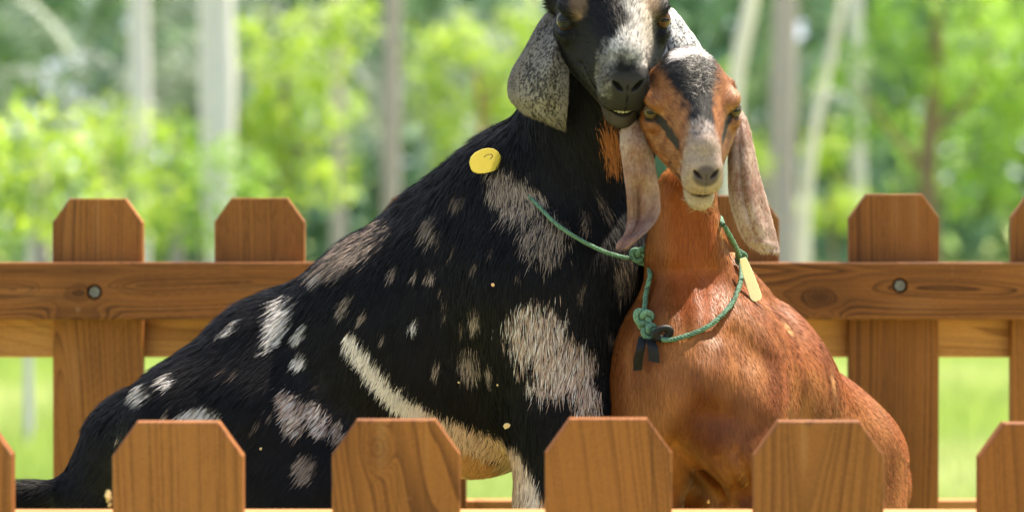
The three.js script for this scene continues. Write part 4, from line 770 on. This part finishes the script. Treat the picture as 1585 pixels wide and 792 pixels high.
tree('young_tree', foot(1290, 24), [[[foot(1290, 24), at(1291, 400, 24), at(1285, 300, 24)], 0.03, 0.015]], M.brownBark, [lobe(1280, 235, 24, 36, 40), lobe(1310, 320, 24, 45, 40), lobe(1250, 330, 24, 35, 30)], { seed: 8, leaf: 0.068, density: 10400, c1: YG, c2: G1 }, 'small sunlit bush left of the right-hand picket top', young);

// bare trunks
const trunks = 'pale palm and tree trunks in the background';
function trunkTree(name, pts, d, r0, r1, bark, label, crownSeed) {
  const base = foot(pts[0][0], d), P3 = [base, ...pts.map(([x, y]) => at(x, y, d))], top = P3[P3.length - 1].clone();
  const last = P3[P3.length - 1], prev = P3[P3.length - 2], dir = last.clone().sub(prev).normalize(), up = last.clone().addScaledVector(dir, 3.2); P3.push(up);
  const root = thing(name, base, label, 'tree', trunks); mesh('trunk', limb(P3.map((p) => p.clone().sub(base)), r0, r1, 16), bark, root);
  const R = rng(crownSeed); for (let i = 0; i < 11; i++) frond(root, up.clone().sub(base), R() * 6.283, 0.25 + R() * 0.75, 1.9 + R() * 0.6, R);
  return root;
}
M.frond = new THREE.MeshPhysicalMaterial({ color: lin(0.06, 0.13, 0.045), roughness: 0.6, transmission: 0.35 });
M.frondDark = new THREE.MeshPhysicalMaterial({ color: lin(0.030, 0.085, 0.050), roughness: 0.6, transmission: 0.3 });
function frond(parent, o, az, rise, len, R, mat = M.frond) {             // one arching pinnate palm leaf
  const pos = [], tri = (a, b, c) => pos.push(a.x, a.y, a.z, b.x, b.y, b.z, c.x, c.y, c.z), dir = V(Math.cos(az), 0, Math.sin(az)), sd = V(-dir.z, 0, dir.x);
  const pt = (t) => o.clone().addScaledVector(dir, len * t * (1 - 0.18 * t)).add(V(0, len * (rise * t - 1.05 * t * t * 0.75), 0));
  const n = 26;
  for (let i = 0; i < n; i++) {
    const t = i / n, a = pt(t), b = pt(t + 1 / n), w = 0.012 * (1 - t) + 0.003; tri(a.clone().addScaledVector(sd, -w), a.clone().addScaledVector(sd, w), b);
    if (t > 0.12) for (const s of [-1, 1]) { const l = len * 0.30 * Math.sin(Math.PI * clamp(t * 0.9 + 0.1)) + 0.05, tip = a.clone().addScaledVector(sd, s * l * 0.8).addScaledVector(dir, l * 0.45).add(V(0, -l * (0.25 + 0.3 * R()), 0)); tri(a.clone().addScaledVector(dir, -0.016), a.clone().addScaledVector(dir, 0.016), tip); }
  }
  const g = new THREE.BufferGeometry(); g.setAttribute('position', new THREE.Float32BufferAttribute(pos, 3)); g.computeVertexNormals(); mesh('frond', g, mat, parent);
}
trunkTree('palm_tree', [[215, 420], [215, 150], [214, 0]], 21, 0.080, 0.070, M.palmBark, 'slim pale grey palm trunk rising at the upper left', 41);
trunkTree('palm_tree', [[336, 420], [336, 150], [334, 0]], 21, 0.135, 0.122, M.palmBark, 'thickest grey palm trunk, second from the left', 42);
trunkTree('palm_tree', [[523, 420], [524, 200], [522, 60]], 26, 0.070, 0.065, M.greyBark, 'narrow grey trunk left of the black goat\'s back', 43);
trunkTree('palm_tree', [[606, 420], [605, 200], [607, 60]], 27, 0.085, 0.08, M.greyBark, 'grey trunk just above the slope of the black goat\'s back', 44);
trunkTree('palm_tree', [[1215, 420], [1212, 200], [1216, 0]], 21, 0.095, 0.085, M.greyBark, 'dark grey trunk between the brown goat and the leafy right tree', 45);
trunkTree('palm_tree', [[1331, 420], [1330, 300], [1328, 200]], 30, 0.075, 0.07, M.palmBark, 'pale grey trunk just above the right-hand picket', 46);
{ // white leaning trunk right of the black goat
  const d = 15, base = foot(1128, d), root = thing('white_tree', base, 'thin white trunk leaning right above the brown goat\'s head', 'tree', trunks);
  const r = (a) => a.map((p) => p.clone().sub(base));
  mesh('trunk', limb(r([base, at(1128, 380, d), at(1135, 180, d), at(1143, 100, d), at(1160, 20, d), at(1185, -160, d), at(1190, -500, d)]), 0.042, 0.036, 14), M.paleBark, root);
  const d2 = 22, b2 = foot(1248, d2), r2 = (a) => a.map((p) => p.clone().sub(b2)), root2 = thing('white_tree', b2, 'forked pale slender trunk leaning right of the dark grey trunk', 'tree', trunks);
  mesh('trunk', limb(r2([b2, at(1245, 400, d2), at(1248, 300, d2), at(1258, 220, d2)]), 0.05, 0.042, 12), M.paleBark, root2);
  mesh('limb', limb(r2([at(1257, 225, d2), at(1275, 140, d2), at(1300, 20, d2), at(1330, -200, d2)]), 0.038, 0.024), M.paleBark, root2);
}
// low feather palms
const fp = [[60, 150, 27, 'dark feathery palm at the top left corner'], [160, 110, 30, 'feathery palm between the top left corner and the slim trunk'], [270, 120, 30, 'feathery palm showing between the two left palm trunks'], [600, 130, 30, 'shadowy feather palm behind the trunk above the black goat\'s back'], [665, 190, 33, 'feather palm left of the yellowish tree'], [1180, 140, 30, 'feather palm left of the dark grey trunk']];
fp.forEach(([px, py, d, label], i) => {
  const base = foot(px, d), root = thing('feather_palm', base, label, 'palm', 'low feather palms'), R = rng(70 + i), top = at(px, py + 90, d).sub(base);
  mesh('stem', limb([V(0, 0, 0), V(0.02, top.y * 0.5, 0), top], 0.09, 0.07), M.greyBark, root);
  for (let k = 0; k < 16; k++) frond(root, top, R() * 6.283, 0.7 + R() * 1.1, 1.6 + R() * 1.0, R, k % 3 ? M.frondDark : M.frond);
});
{ // the far wood: one mass of foliage, distance haze painted into its pale leaf colours
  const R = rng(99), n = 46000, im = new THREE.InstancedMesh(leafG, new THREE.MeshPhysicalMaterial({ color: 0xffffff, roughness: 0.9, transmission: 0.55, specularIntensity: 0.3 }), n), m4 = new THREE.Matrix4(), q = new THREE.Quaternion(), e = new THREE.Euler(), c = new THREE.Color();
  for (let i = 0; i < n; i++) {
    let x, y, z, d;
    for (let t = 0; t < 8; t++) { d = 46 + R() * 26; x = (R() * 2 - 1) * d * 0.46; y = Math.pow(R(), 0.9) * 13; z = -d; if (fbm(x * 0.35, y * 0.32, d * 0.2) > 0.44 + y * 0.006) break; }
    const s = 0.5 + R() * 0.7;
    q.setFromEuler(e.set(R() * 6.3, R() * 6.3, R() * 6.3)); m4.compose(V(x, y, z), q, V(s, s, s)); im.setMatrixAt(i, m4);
    const k = clamp(fbm(x * 0.4, y * 0.4, 3) * 1.7 - 0.35 + (R() - 0.5) * 0.3); im.setColorAt(i, c.setRGB(...mix3(HAZE_G, [0.38, 0.54, 0.20], k)));
  }
  im.name = 'far_wood'; im.userData.kind = 'stuff'; tag(im, 'green wood closing the view far behind, distance haze put into its leaf colour', 'woods'); scene.add(im);
}



scene.updateMatrixWorld(true);
renderer.render(scene, camera);
